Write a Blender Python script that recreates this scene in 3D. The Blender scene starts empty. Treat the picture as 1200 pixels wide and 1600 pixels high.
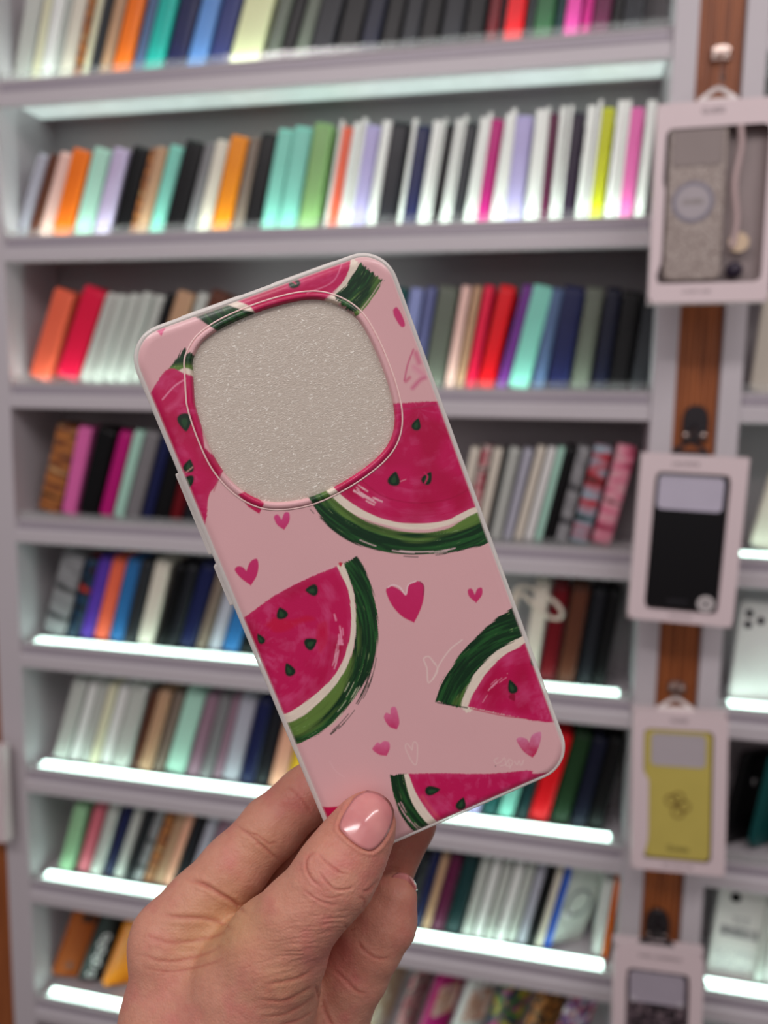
import bpy, bmesh, math, random
import numpy as np
from mathutils import Matrix, Vector

# ------------------------------------------------------------------ camera
F = 1250.0                      # focal length in pixels of the 1200x1600 photograph
CAM = np.array([0.0, -1.28, 1.5])
_up = np.array([0.018563, 0.991389, 0.129627])
_rt = np.array([0.974908, -0.046713, 0.217650])
MW = np.array([_rt, np.cross(_up, _rt), _up])       # camera axes -> world axes
scene = bpy.context.scene
cd = bpy.data.cameras.new('camera')
cam = bpy.data.objects.new('camera', cd)
scene.collection.objects.link(cam)
m4 = Matrix.Identity(4)
for i in range(3):
    for j in range(3):
        m4[i][j] = MW[i][j]
    m4[i][3] = CAM[i]
cam.matrix_world = m4
cd.sensor_fit = 'VERTICAL'
cd.sensor_height = 36.0
cd.sensor_width = 27.0
cd.lens = F / 1600 * 36
cd.clip_start = 0.01
cd.dof.use_dof = True
cd.dof.focus_distance = 0.228
cd.dof.aperture_fstop = cd.lens / 3.0
scene.camera = cam

# ------------------------------------------------------------------ light and exposure
scene.view_settings.view_transform = 'Standard'
scene.view_settings.look = 'None'
scene.view_settings.gamma = 1.0
scene.view_settings.exposure = 0.18
scene.cycles.use_denoising = True
LED_STRENGTH = 4.6
LED_DIM = (6.5, 8.5, 6.0)
w = bpy.data.worlds.new('shop_ambient'); scene.world = w; w.use_nodes = True
w.node_tree.nodes['Background'].inputs[0].default_value = (0.80, 0.74, 0.78, 1)
w.node_tree.nodes['Background'].inputs[1].default_value = 0.20


def area(name, loc, target, sx, sy, power, col):
    l = bpy.data.lights.new(name, 'AREA'); l.shape = 'RECTANGLE'; l.size = sx; l.size_y = sy
    l.energy = power; l.color = col
    o = bpy.data.objects.new(name, l); scene.collection.objects.link(o)
    o.location = loc
    o.rotation_euler = (Vector(target) - Vector(loc)).to_track_quat('-Z', 'Y').to_euler()
    return o


area('ceiling_panel_light', (-0.7, -2.3, 2.95), (-0.2, -0.9, 1.4), 1.6, 0.12, 17, (1.0, 0.92, 0.92))
area('ceiling_panel_light', (0.9, -1.6, 2.95), (0.2, -0.9, 1.4), 1.4, 0.10, 11, (1.0, 0.93, 0.92))
area('ceiling_panel_light', (-0.3, -4.2, 2.95), (0.0, -0.6, 1.2), 4.0, 2.6, 19, (1.0, 0.90, 0.93))

# ------------------------------------------------------------------ helpers
COL = scene.collection


def lin(c):
    c = np.asarray(c, float) / 255.0
    return np.where(c <= 0.04045, c / 12.92, ((c + 0.055) / 1.055) ** 2.4)


def cray(x, y):                  # direction of a pixel, per metre of forward distance
    return MW @ np.array([(x - 600) / F, -(y - 800) / F, -1.0])


def hit(x, y, Y):                # where the sight line of a pixel meets the plane Y = const
    r = cray(x, y)
    return CAM + r * ((Y - CAM[1]) / r[1])


def xat(px, Y, Z):               # world X of the point at (Y, Z) that shows at pixel column px
    # column: (px-600)/F * fwd = right   with p = MW.T @ (P-CAM)
    k = (px - 600) / F
    a = MW[:, 0] + k * MW[:, 2]  # right + k*z = 0  (z = -fwd)
    d1, d2 = Y - CAM[1], Z - CAM[2]
    return CAM[0] - (a[1] * d1 + a[2] * d2) / a[0]


def campt(px, py, d):            # world point at a pixel and forward distance
    return CAM + cray(px, py) * d


MATS = {}


def newmat(name):
    m = bpy.data.materials.new(name); m.use_nodes = True
    nt = m.node_tree
    return m, nt, nt.nodes['Principled BSDF']


def plain(name, rgb, rough=0.45, metal=0.0, spec=0.5, coat=0.0, var=0.06, scale=30.0, bump=0.0):
    if name in MATS:
        return MATS[name]
    m, nt, b = newmat(name)
    c = lin(rgb)
    b.inputs['Roughness'].default_value = rough
    b.inputs['Metallic'].default_value = metal
    b.inputs['Specular IOR Level'].default_value = spec
    b.inputs['Coat Weight'].default_value = coat
    tc = nt.nodes.new('ShaderNodeTexCoord')
    n = nt.nodes.new('ShaderNodeTexNoise'); n.inputs['Scale'].default_value = scale
    nt.links.new(tc.outputs['Object'], n.inputs['Vector'])
    r = nt.nodes.new('ShaderNodeValToRGB')
    r.color_ramp.elements[0].color = (*(c * (1 - var)), 1)
    r.color_ramp.elements[1].color = (*np.minimum(c * (1 + var), 1), 1)
    nt.links.new(n.outputs['Fac'], r.inputs[0]); nt.links.new(r.outputs[0], b.inputs['Base Color'])
    if bump:
        bp = nt.nodes.new('ShaderNodeBump'); bp.inputs['Strength'].default_value = bump
        bp.inputs['Distance'].default_value = 0.001
        nt.links.new(n.outputs['Fac'], bp.inputs['Height']); nt.links.new(bp.outputs[0], b.inputs['Normal'])
    MATS[name] = m
    return m


def patterned(name, cols, scale=40.0, rough=0.4, kind='noise'):
    """printed pattern of several flat colours"""
    if name in MATS:
        return MATS[name]
    m, nt, b = newmat(name)
    b.inputs['Roughness'].default_value = rough
    tc = nt.nodes.new('ShaderNodeTexCoord')
    if kind == 'voronoi':
        n = nt.nodes.new('ShaderNodeTexVoronoi'); out = 'Color'
    else:
        n = nt.nodes.new('ShaderNodeTexNoise'); out = 'Fac'
        n.inputs['Detail'].default_value = 1.5
    n.inputs['Scale'].default_value = scale
    nt.links.new(tc.outputs['Object'], n.inputs['Vector'])
    r = nt.nodes.new('ShaderNodeValToRGB'); r.color_ramp.interpolation = 'CONSTANT' if kind == 'voronoi' else 'LINEAR'
    src = n.outputs[out]
    if kind == 'voronoi':
        s = nt.nodes.new('ShaderNodeSeparateColor'); nt.links.new(src, s.inputs[0]); src = s.outputs[0]
    lo, hi = (0.0, 1.0) if kind == 'voronoi' else (0.33, 0.67)
    el = r.color_ramp.elements
    while len(el) < len(cols):
        el.new(0.5)
    for i, c in enumerate(cols):
        el[i].position = lo + (hi - lo) * i / max(1, len(cols) - (0 if kind == 'voronoi' else 1))
        el[i].color = (*lin(c), 1)
    nt.links.new(src, r.inputs[0]); nt.links.new(r.outputs[0], b.inputs['Base Color'])
    MATS[name] = m
    return m


def clearmat(name, tint=(235, 235, 232), solid=0.3, rough=0.12):
    if name in MATS:
        return MATS[name]
    m, nt, b = newmat(name)
    b.inputs['Base Color'].default_value = (*lin(tint), 1)
    b.inputs['Roughness'].default_value = rough
    b.inputs['Specular IOR Level'].default_value = 0.8
    t = nt.nodes.new('ShaderNodeBsdfTransparent'); t.inputs[0].default_value = (0.93, 0.93, 0.92, 1)
    lw = nt.nodes.new('ShaderNodeLayerWeight'); lw.inputs['Blend'].default_value = 0.35
    mr = nt.nodes.new('ShaderNodeMapRange')
    mr.inputs['To Min'].default_value = solid; mr.inputs['To Max'].default_value = min(1, solid + 0.6)
    mx = nt.nodes.new('ShaderNodeMixShader')
    nt.links.new(lw.outputs['Facing'], mr.inputs['Value'])
    nt.links.new(mr.outputs[0], mx.inputs[0])
    nt.links.new(t.outputs[0], mx.inputs[1]); nt.links.new(b.outputs[0], mx.inputs[2])
    nt.links.new(mx.outputs[0], nt.nodes['Material Output'].inputs[0])
    MATS[name] = m
    return m


def emis(name, col, s):
    m, nt, b = newmat(name)
    b.inputs['Base Color'].default_value = (0.9, 0.9, 0.9, 1)
    b.inputs['Emission Color'].default_value = (*col, 1)
    tc = nt.nodes.new('ShaderNodeTexCoord')
    wv = nt.nodes.new('ShaderNodeTexNoise'); wv.inputs['Scale'].default_value = 60
    mr = nt.nodes.new('ShaderNodeMapRange'); mr.inputs['To Min'].default_value = s * 0.75
    mr.inputs['To Max'].default_value = s * 1.25
    nt.links.new(tc.outputs['Object'], wv.inputs['Vector'])
    nt.links.new(wv.outputs['Fac'], mr.inputs['Value'])
    nt.links.new(mr.outputs[0], b.inputs['Emission Strength'])
    return m


def link_mesh(name, verts, faces, mat, parent=None, smooth=False, mw=None):
    me = bpy.data.meshes.new(name)
    me.from_pydata([tuple(v) for v in verts], [], [tuple(f) for f in faces])
    me.validate(); me.update()
    if len(me.polygons) < 5000:
        b_ = bmesh.new(); b_.from_mesh(me); bmesh.ops.recalc_face_normals(b_, faces=b_.faces); b_.to_mesh(me); b_.free()
    if smooth:
        me.polygons.foreach_set('use_smooth', [True] * len(me.polygons))
    if mat:
        me.materials.append(mat)
    o = bpy.data.objects.new(name, me); COL.objects.link(o)
    if parent is not None:
        o.parent = parent
    if mw is not None:
        o.matrix_local = mw
    return o


def link_bm(name, bm, mat, parent=None, smooth=False):
    me = bpy.data.meshes.new(name)
    bmesh.ops.recalc_face_normals(bm, faces=bm.faces)
    bm.to_mesh(me); bm.free()
    if smooth:
        me.polygons.foreach_set('use_smooth', [True] * len(me.polygons))
    if mat:
        me.materials.append(mat)
    o = bpy.data.objects.new(name, me); COL.objects.link(o)
    if parent is not None:
        o.parent = parent
    return o


def bm_box(bm, x0, x1, y0, y1, z0, z1, bev=0.0, seg=2):
    r = bmesh.ops.create_cube(bm, size=1.0)
    vs = r['verts']
    for v in vs:
        v.co = Vector(((x0 + x1) / 2 + v.co.x * (x1 - x0), (y0 + y1) / 2 + v.co.y * (y1 - y0), (z0 + z1) / 2 + v.co.z * (z1 - z0)))
    if bev > 0:
        es = list({e for v in vs for e in v.link_edges})
        bmesh.ops.bevel(bm, geom=es, offset=bev, segments=seg, affect='EDGES', profile=0.5)


def tag(o, label=None, cat=None, group=None, kind=None):
    if label: o['label'] = label
    if cat: o['category'] = cat
    if group: o['group'] = group
    if kind: o['kind'] = kind
    return o


def empty(name, mw=None, loc=None, rot=None):
    o = bpy.data.objects.new(name, None); COL.objects.link(o)
    o.empty_display_size = 0.02
    if mw is not None: o.matrix_world = mw
    if loc is not None: o.location = loc
    if rot is not None: o.rotation_euler = rot
    return o


def roundrect(w, h, r, n=8):
    """closed outline, counter-clockwise, centred"""
    pts = []
    for cx, cy, a0 in ((w / 2 - r, h / 2 - r, 0), (-w / 2 + r, h / 2 - r, 90), (-w / 2 + r, -h / 2 + r, 180), (w / 2 - r, -h / 2 + r, 270)):
        for i in range(n + 1):
            a = math.radians(a0 + 90 * i / n)
            pts.append((cx + r * math.cos(a), cy + r * math.sin(a)))
    return pts


def loops_mesh(loops, close=True, cap0=False, cap1=False):
    n = len(loops[0]); V = []; Fc = []
    for L in loops: V += [tuple(p) for p in L]
    m = len(loops)
    for k in range(m if close else m - 1):
        a, b = k * n, ((k + 1) % m) * n
        for i in range(n):
            j = (i + 1) % n
            Fc.append((a + i, a + j, b + j, b + i))
    if cap0: Fc.append(tuple(range(n - 1, -1, -1)))
    if cap1: Fc.append(tuple((m - 1) * n + i for i in range(n)))
    return V, Fc


def text_mesh(name, body, size, mat, parent, mw, depth=0.0002, align='CENTER'):
    cu = bpy.data.curves.new(name, 'FONT'); cu.body = body; cu.size = size; cu.extrude = depth
    cu.align_x = align; cu.align_y = 'CENTER'
    t = bpy.data.objects.new(name + '_curve', cu); COL.objects.link(t)
    dg = bpy.context.evaluated_depsgraph_get()
    me = bpy.data.meshes.new_from_object(t.evaluated_get(dg))
    bpy.data.objects.remove(t); bpy.data.curves.remove(cu)
    me.materials.clear(); me.materials.append(mat)
    o = bpy.data.objects.new(name, me); COL.objects.link(o)
    o.parent = parent; o.matrix_local = mw
    return o


random.seed(7)
# ------------------------------------------------------------------ setting
white = plain('white_laminate', (205, 199, 203), 0.42, var=0.02, scale=8)
whitein = plain('white_laminate_inner', (206, 202, 206), 0.55, var=0.02, scale=6)
SZ = [1.5 + z * 1.143 for z in (0.476, 0.249, 0.025, -0.191, -0.400, -0.618, -0.820, -1.043)]
XL, XR = -0.985, 0.122           # bay between the two uprights
XP0, XP1 = 0.122, 0.241          # right pilaster
XB1 = 1.05                       # right bay's far side
DEPTH = 0.150


def struct(name, boxes, mat, bev=0.0008):
    bm = bmesh.new()
    for b in boxes: bm_box(bm, *b, bev=bev)
    return tag(link_bm(name, bm, mat), kind='structure')


struct('floor', [(-4.5, 4.5, -6.5, 0.35, -0.05, 0.0)], plain('floor_tile', (150, 140, 135), 0.4, scale=3), 0)
struct('wall_back', [(-4.5, 4.5, DEPTH, DEPTH + 0.03, 0.0, 3.0)], plain('back_panel', (172, 166, 168), 0.6, var=0.03, scale=5), 0)
struct('trim_1', [(XL - 0.050, XL, -0.004, DEPTH, 0.0, 2.6)], white)           # left upright
struct('trim_2', [(XP0, XP0 + 0.033, -0.012, DEPTH, 0.0, 2.6)], white)         # pilaster's left frame
struct('trim_3', [(XP1 - 0.024, XP1 + 0.006, -0.012, DEPTH, 0.0, 2.6)], white) # pilaster's right frame
struct('trim_4', [(XB1, XB1 + 0.05, -0.004, DEPTH, 0.0, 2.6)], white)
struct('trim_5', [(XL - 0.235, XL - 0.15, -0.012, DEPTH, 0.0, 2.6)], white)


def wood_material():
    m, nt, b = newmat('orange_wood')
    tc = nt.nodes.new('ShaderNodeTexCoord'); mp = nt.nodes.new('ShaderNodeMapping')
    mp.inputs['Scale'].default_value = (70, 70, 3)
    n = nt.nodes.new('ShaderNodeTexNoise'); n.inputs['Scale'].default_value = 2.0; n.inputs['Detail'].default_value = 4
    r = nt.nodes.new('ShaderNodeValToRGB')
    r.color_ramp.elements[0].position = 0.3; r.color_ramp.elements[0].color = (*lin((128, 66, 28)), 1)
    r.color_ramp.elements[1].position = 0.7; r.color_ramp.elements[1].color = (*lin((176, 100, 50)), 1)
    nt.links.new(tc.outputs['Object'], mp.inputs[0]); nt.links.new(mp.outputs[0], n.inputs['Vector'])
    nt.links.new(n.outputs['Fac'], r.inputs[0]); nt.links.new(r.outputs[0], b.inputs['Base Color'])
    b.inputs['Roughness'].default_value = 0.45
    return m


WOOD = wood_material()
struct('trim_6', [(XP0 + 0.033 + 0.0085 * k, XP0 + 0.033 + 0.0085 * k + 0.0081, -0.002, 0.02, 0.0, 2.6) for k in range(7)]
       + [(XP0 + 0.033, XP1 - 0.024, 0.004, 0.03, 0.0, 2.6)], WOOD, 0.0012)
struct('trim_7', [(XL - 0.149 + 0.0099 * k, XL - 0.149 + 0.0099 * k + 0.0095, -0.002, 0.02, 0.0, 2.6) for k in range(10)]
       + [(XL - 0.15, XL - 0.05, 0.004, 0.03, 0.0, 2.6)], WOOD, 0.0012)

ORD = ['top', 'second', 'third', 'fourth', 'fifth', 'sixth', 'seventh', 'eighth']
led_on = emis('led_diffuser', (0.68, 1.0, 0.88), LED_STRENGTH)
led_low = [emis('led_strip_sunk', (0.80, 1.0, 0.92), q) for q in LED_DIM]
led_off = plain('led_diffuser_unlit', (205, 202, 205), 0.4)
alu = plain('brushed_aluminium', (190, 188, 192), 0.35, metal=0.7)
lipm = clearmat('clear_acrylic', (235, 240, 240), 0.10, 0.06)
railm = plain('price_rail_grey', (168, 160, 170), 0.4, var=0.02)


def shelf(x0, x1, z, idx, bay, led):
    s = empty('display_shelf', loc=(x0, 0, z))
    tag(s, 'white display shelf with a front rail, %s from the top in the %s bay' % (ORD[idx], bay), 'shelf',
        'shelves of the display wall')
    L = x1 - x0
    bm = bmesh.new(); bm_box(bm, 0.0006, L - 0.0006, 0.004, DEPTH - 0.0006, -0.020, 0.0, 0.0008)
    link_bm('board', bm, white, s)
    # front rail: recessed upper channel and a projecting lower lip, one extruded profile
    prof = [(0.0038, 0.0025), (0.000, 0.0025), (-0.0006, 0.000), (0.0018, -0.003), (0.0018, -0.016), (-0.004, -0.0185),
            (-0.0062, -0.021), (-0.0062, -0.040), (-0.004, -0.0425), (0.0038, -0.0425)]
    n = len(prof)
    V = [(0.0006, y, zz) for y, zz in prof] + [(L - 0.0006, y, zz) for y, zz in prof]
    Fc = [(i, (i + 1) % n, n + (i + 1) % n, n + i) for i in range(n)] + [tuple(range(n - 1, -1, -1)), tuple(range(n, 2 * n))]
    link_mesh('front_rail', V, Fc, white, s)
    bm = bmesh.new(); bm_box(bm, 0.004, L - 0.004, 0.0002, 0.0017, -0.0150, -0.0040, 0.0003)
    link_bm('price_channel', bm, railm, s)
    bm = bmesh.new(); bm_box(bm, 0.004, L - 0.004, 0.0045, 0.0058, 0.0003, 0.0165, 0.0004)
    link_bm('clear_lip', bm, lipm, s)
    if led is not None:
        a = 0.020
        q = 0.12 if idx < 3 else 1.0      # upper shelves: flat strip sunk behind the rail
        prof = [(0.0070, 0.0003), (0.0070, 0.0006 + 0.0030 * q), (0.0080, 0.0008 + 0.0038 * q), (0.0300, 0.0008 + 0.0080 * q), (0.0310, 0.0006 + 0.0078 * q), (0.0310, 0.0003)]
        n = len(prof)
        V = [(a, y, zz) for y, zz in prof] + [(L - a, y, zz) for y, zz in prof]
        Fc = [(i, (i + 1) % n, n + (i + 1) % n, n + i) for i in range(n) if i != 2] + [tuple(range(n - 1, -1, -1)), tuple(range(n, 2 * n))]
        h = link_mesh('light_profile', V, Fc, alu, s)
        p = [(y, 0.0008 + zz * q) for y, zz in ((0.0080, 0.0038), (0.0135, 0.0064), (0.0190, 0.0081), (0.0250, 0.0086), (0.0300, 0.0080))]
        V = [(a, y, zz) for y, zz in p] + [(L - a, y, zz) for y, zz in p]
        Fc = [(i, i + 1, 5 + i + 1, 5 + i) for i in range(4)]
        link_mesh('light_diffuser', V, Fc, led, h, smooth=True)
    if idx == 0 and bay == 'main':                    # glowing sheet added to brighten the underside of the top shelf
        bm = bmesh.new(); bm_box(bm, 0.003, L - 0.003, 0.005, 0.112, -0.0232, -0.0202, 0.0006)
        link_bm('added_glow_sheet', bm, emis('underside_glow', (0.80, 1.0, 0.94), 0.52), s)
    return s


LEDS = led_low + [None, led_on, led_on, led_on, led_on]
for i, z in enumerate(SZ):
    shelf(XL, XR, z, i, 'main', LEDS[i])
    shelf(XP1 + 0.006, XB1, z, i, 'right-hand', led_on if i in (1, 3, 4, 6, 7) else None)

# ------------------------------------------------------------------ phone cases on the shelves
T0, H0, D0 = 0.011, 0.160, 0.077


def proto_case():
    root = empty('phone_case')
    xb = T0 / 2 - 0.0013
    def loop(x, inset, r):
        return [(x, D0 / 2 + a, H0 / 2 + b) for a, b in roundrect(D0 - 2 * inset, H0 - 2 * inset, r, 6)]
    L = [loop(xb - 0.0012, 0.012, 0.004), loop(xb - 0.0012, 0.0016, 0.0095), loop(-T0 / 2 + 0.0006, 0.0016, 0.0095), loop(-T0 / 2, 0.0009, 0.010),
         loop(-T0 / 2, 0.0003, 0.0105), loop(-T0 / 2 + 0.0008, 0.0, 0.0108), loop(xb - 0.0025, 0.0, 0.0108), loop(xb - 0.0009, 0.0006, 0.0104),
         loop(xb, 0.0026, 0.009)]
    V, Fc = loops_mesh(L, close=False, cap0=True, cap1=True)
    link_mesh('shell', V, Fc, white, root, smooth=False)
    ring = [[(xx, 0.0395 + 0.0135 + a, H0 - 0.0265 + b) for a, b in roundrect(0.034 - 2 * i, 0.036 - 2 * i, 0.009 - i, 5)]
            for xx, i in ((xb - 0.0004, 0.0), (T0 / 2 - 0.0003, 0.0), (T0 / 2, 0.0004), (T0 / 2, 0.002), (xb - 0.0004, 0.0026))]
    V, Fc = loops_mesh(ring, close=True)
    link_mesh('camera_surround', V, Fc, white, root)
    bm = bmesh.new()
    bm_box(bm, -0.002, 0.0016, -0.0006, 0.0010, H0 * 0.62, H0 * 0.70, 0.0004)
    link_bm('side_button', bm, white, root)
    return root


PROTO = proto_case()
SHELL, SURR, BTN = [next(c for c in PROTO.children if c.name.startswith(n)) for n in ('shell', 'camera_surround', 'side_button')]


def proto_package():
    """open-fronted white tray that a case is packed in"""
    Tp, Hp, Dp = 0.016, 0.168, 0.084
    V = []; Fc = []
    def sl(x0, x1, y0, y1, z0, z1):
        b = len(V)
        for x in (x0, x1):
            for y in (y0, y1):
                for z in (z0, z1): V.append((x, y, z))
        for f in ((0, 1, 3, 2), (4, 6, 7, 5), (0, 4, 5, 1), (2, 3, 7, 6), (0, 2, 6, 4), (1, 5, 7, 3)):
            Fc.append(tuple(b + i for i in f))
    bm = bmesh.new()
    bm_box(bm, -Tp / 2, -Tp / 2 + 0.0022, 0, Dp, 0, Hp, 0.0005)
    bm_box(bm, Tp / 2 - 0.0050, Tp / 2, 0, Dp, 0, Hp, 0.0010)
    bm_box(bm, -Tp / 2 + 0.0004, Tp / 2 - 0.0004, Dp - 0.002, Dp, 0.0004, Hp - 0.0004, 0.0004)
    return link_bm('card_tray', bm, white)


TRAY = proto_package()
TRAY.hide_render = True


def cp(src, parent, mat):
    c = src.copy(); COL.objects.link(c); c.parent = parent; c.hide_render = False
    if mat is not None:
        c.material_slots[0].link = 'OBJECT'; c.material_slots[0].material = mat
    return c


CC = {   # name of the colour -> sRGB
 'clear': (214, 216, 210), 'white': (232, 232, 228), 'cream': (226, 222, 190), 'ivory': (222, 214, 198), 'dark grey': (44, 46, 50),
 'tan': (190, 150, 118), 'brown': (92, 50, 34), 'orange': (244, 118, 30), 'steel blue': (82, 104, 140), 'teal': (34, 178, 164),
 'navy': (24, 30, 74), 'sky blue': (96, 142, 206), 'indigo': (44, 54, 112), 'pale yellow': (222, 224, 176), 'charcoal': (28, 29, 35),
 'black': (8, 8, 10), 'midnight blue': (14, 18, 40), 'red': (226, 12, 26), 'dark red': (104, 8, 20), 'green': (48, 96, 60),
 'pink': (232, 110, 178), 'hot pink': (224, 70, 160), 'plum': (92, 20, 60), 'grey': (128, 126, 128), 'silver': (178, 178, 190),
 'blush': (238, 196, 184), 'mint': (176, 222, 202), 'lilac': (196, 180, 212), 'aqua': (132, 208, 190), 'sage': (134, 176, 110),
 'coral': (240, 106, 76), 'lavender': (182, 172, 218), 'magenta': (190, 22, 120), 'purple': (112, 50, 136), 'violet': (90, 58, 168),
 'aubergine': (34, 18, 42), 'lime': (196, 200, 30), 'crimson': (226, 22, 66), 'sea green': (20, 84, 82), 'periwinkle': (140, 150, 200),
 'slate blue': (98, 104, 150), 'grey green': (100, 106, 94), 'rose': (214, 110, 124), 'taupe': (128, 112, 100), 'amber': (238, 140, 20),
 'forest green': (26, 56, 28), 'blue': (40, 92, 200), 'ocean blue': (46, 110, 170), 'peach': (240, 178, 148), 'yellow': (240, 196, 50),
 'mauve': (150, 118, 134), 'dark teal': (16, 52, 54), 'light green': (150, 196, 150), 'chestnut': (172, 88, 38),
}


def cmat(name):
    if name == 'clear': return clearmat('clear_case', (226, 230, 222), 0.55, 0.15)
    if name == 'floral': return patterned('floral_print', [(50, 26, 34), (190, 60, 84), (220, 190, 184), (40, 60, 50)], 70)
    if name == 'blue floral': return patterned('blue_floral_print', [(20, 44, 38), (150, 176, 190), (190, 20, 44), (34, 50, 46)], 34)
    if name == 'rose floral': return patterned('rose_floral_print', [(150, 20, 60), (220, 110, 140), (230, 170, 180), (120, 20, 50)], 50)
    if name == 'tortoiseshell': return patterned('tortoise_print', [(60, 34, 20), (196, 124, 60), (110, 56, 36), (220, 170, 110)], 45)
    if name == 'speckled': return patterned('speckle_print', [(54, 54, 58), (150, 150, 152), (30, 30, 34)], 38)
    if name == 'leopard': return patterned('leopard_print', [(60, 34, 18), (190, 120, 50), (40, 24, 14), (210, 150, 80)], 110, kind='voronoi')
    if name == 'multicoloured': return patterned('confetti_print', [(40, 60, 80), (90, 130, 60), (210, 190, 60), (60, 50, 90), (200, 60, 130)], 90, kind='voronoi')
    if name == 'blossom': return patterned('blossom_print', [(220, 216, 222), (150, 90, 160), (60, 60, 100), (200, 60, 90), (230, 226, 230)], 100, kind='voronoi')
    if name == 'marbled': return patterned('marble_print', [(226, 214, 196), (190, 150, 110), (236, 228, 214)], 30)
    if name == 'galaxy': return patterned('galaxy_print', [(20, 24, 40), (20, 60, 90), (10, 12, 20), (200, 50, 40)], 35)
    if name == 'chestnut': return plain('chestnut_leather', CC[name], 0.65, spec=0.1, bump=0.2, scale=400)
    return plain('case_' + name.replace(' ', '_'), CC[name], 0.36, var=0.05, scale=25, spec=0.28)


ROWNAME = ['top shelf', 'second shelf', 'third shelf', 'fourth shelf', 'fifth shelf', 'sixth shelf', 'seventh shelf', 'eighth shelf']
NUM = ['first', 'second', 'third', 'fourth', 'fifth', 'sixth', 'seventh', 'eighth', 'ninth', 'tenth', 'eleventh', 'twelfth']
YI = 0.037                        # front of the items, behind the light profile


def interp_anchor(anch, x):
    a = sorted(anch)
    if x <= a[0][0]: return a[0][1], a[0][2]
    for p, q in zip(a, a[1:]):
        if x <= q[0]:
            k = (x - p[0]) / (q[0] - p[0])
            return p[1] + (q[1] - p[1]) * k, p[2] + (q[2] - p[2]) * k
    return a[-1][1], a[-1][2]


def anchors(lst, z, fixed=None):
    out = []
    for xb, xt, yt in lst:
        P = hit(xt, yt, YI); X = xat(xb, YI, z)
        dx, dz = P[0] - X, P[2] - z
        out.append((xb, math.atan2(dx, dz), fixed or min(0.178, max(0.142, math.hypot(dx, dz)))))
    return out


def row(idx, items, anch, fixed=None, side='', depth_jitter=0.003):
    """items: (left px, right px, colour, kind)"""
    z = SZ[idx] + 0.0004
    A = anchors(anch, z, fixed)
    made = []
    xprev = -9
    for k, it in enumerate(items):
        xl, xr, col = it[:3]; kind = it[3] if len(it) > 3 else 'c'
        X0 = max(xat(xl, YI, z), xprev + 0.0002); X1 = xat(xr, YI, z)
        if X1 - X0 < 0.004: X1 = X0 + 0.004
        xprev = X1
        th, ln = interp_anchor(A, (xl + xr) / 2)
        ln *= 1 + random.uniform(-0.015, 0.012)
        t = (X1 - X0) * math.cos(th) - 0.0004
        rot = Matrix.Rotation(th, 4, 'Y')
        # lowest corner (right bottom) touches the shelf, at x = X1
        base = Vector((X1, YI + random.uniform(-depth_jitter, depth_jitter), z)) - rot @ Vector((t / 2, 0, 0))
        M = Matrix.Translation(base) @ rot
        made.append((M, t, ln, col, kind))
    names = [m[3] for m in made]
    count = {}
    for m in made: count[(m[3], m[4])] = count.get((m[3], m[4]), 0) + 1
    seen = {}
    for k, (M, t, ln, col, kind) in enumerate(made):
        noun = 'phone case' if kind == 'c' else 'boxed phone case'
        r = empty('phone_case' if kind == 'c' else 'boxed_phone_case', mw=M)
        fx, fz = t / T0, ln / H0
        if kind == 'c':
            for s in (SHELL, SURR, BTN):
                c = cp(s, r, cmat(col)); c.scale = (fx, 1, fz)
        else:
            Tp = 0.016
            c = cp(TRAY, r, plain('pack_white', (236, 238, 232), 0.35)); c.scale = (t / Tp, 1, ln / 0.168)
            k0, k1 = -0.5 + 0.0022 / Tp, 0.5 - 0.0050 / Tp
            tc = t * (k1 - k0) * 0.94
            for s in (SHELL, SURR, BTN):
                c = cp(s, r, cmat(col)); c.scale = (tc / T0, 1, ln * 0.95 / H0)
                c.location = (t * (k0 + k1) / 2, 0.0022, 0.002)
        key = (col, kind)
        lc, rc = (names[k - 1] if k else None), (names[k + 1] if k + 1 < len(names) else None)
        a = ("in the %s's %s" % (ROWNAME[idx], side)) if side else 'on the ' + ROWNAME[idx]
        if count[key] > 1:
            n = seen.get(key, 0); seen[key] = n + 1
            lab = '%s %s %s from the left %s' % (NUM[n], col, noun, a)
        elif lc and rc:
            lab = '%s %s %s, between %s and %s' % (col, noun, a, lc, rc)
        elif lc:
            lab = 'rightmost %s %s %s, beside %s' % (col, noun, a, lc)
        else:
            lab = 'leftmost %s %s %s, beside %s' % (col, noun, a, rc)
        tag(r, lab, 'phone case', 'phone cases ' + a)
    return made


C = 'c'; P = 'p'
row(0, [(18, 46, 'clear'), (47, 58, 'cream'), (59, 79, 'white'), (80, 88, 'clear'), (89, 111, 'ivory'), (112, 122, 'tortoiseshell'),
        (123, 134, 'cream'), (135, 148, 'dark grey'), (149, 168, 'tan'), (168, 171, 'brown'), (172, 200, 'orange'), (203, 220, 'steel blue'),
        (221, 250, 'teal'), (251, 285, 'navy'), (286, 318, 'sky blue'), (320, 352, 'indigo'), (354, 405, 'pale yellow'), (408, 430, 'grey green'),
        (431, 452, 'black'), (453, 476, 'grey green'), (477, 515, 'charcoal'), (517, 555, 'black'), (556, 586, 'midnight blue'),
        (588, 618, 'black'), (620, 650, 'charcoal'), (651, 682, 'black'), (683, 720, 'charcoal'), (721, 754, 'black'),
        (755, 775, 'dark red'), (776, 782, 'charcoal'), (783, 815, 'red'), (816, 828, 'dark grey'), (829, 861, 'green'), (862, 875, 'dark teal'),
        (876, 902, 'hot pink'), (903, 919, 'magenta'), (920, 950, 'plum'), (951, 966, 'black'), (967, 1003, 'charcoal')],
    [(48, 72, 0), (172, 202, 0), (450, 480, 0), (755, 767, 0), (965, 976, 0)], fixed=0.163)
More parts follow.
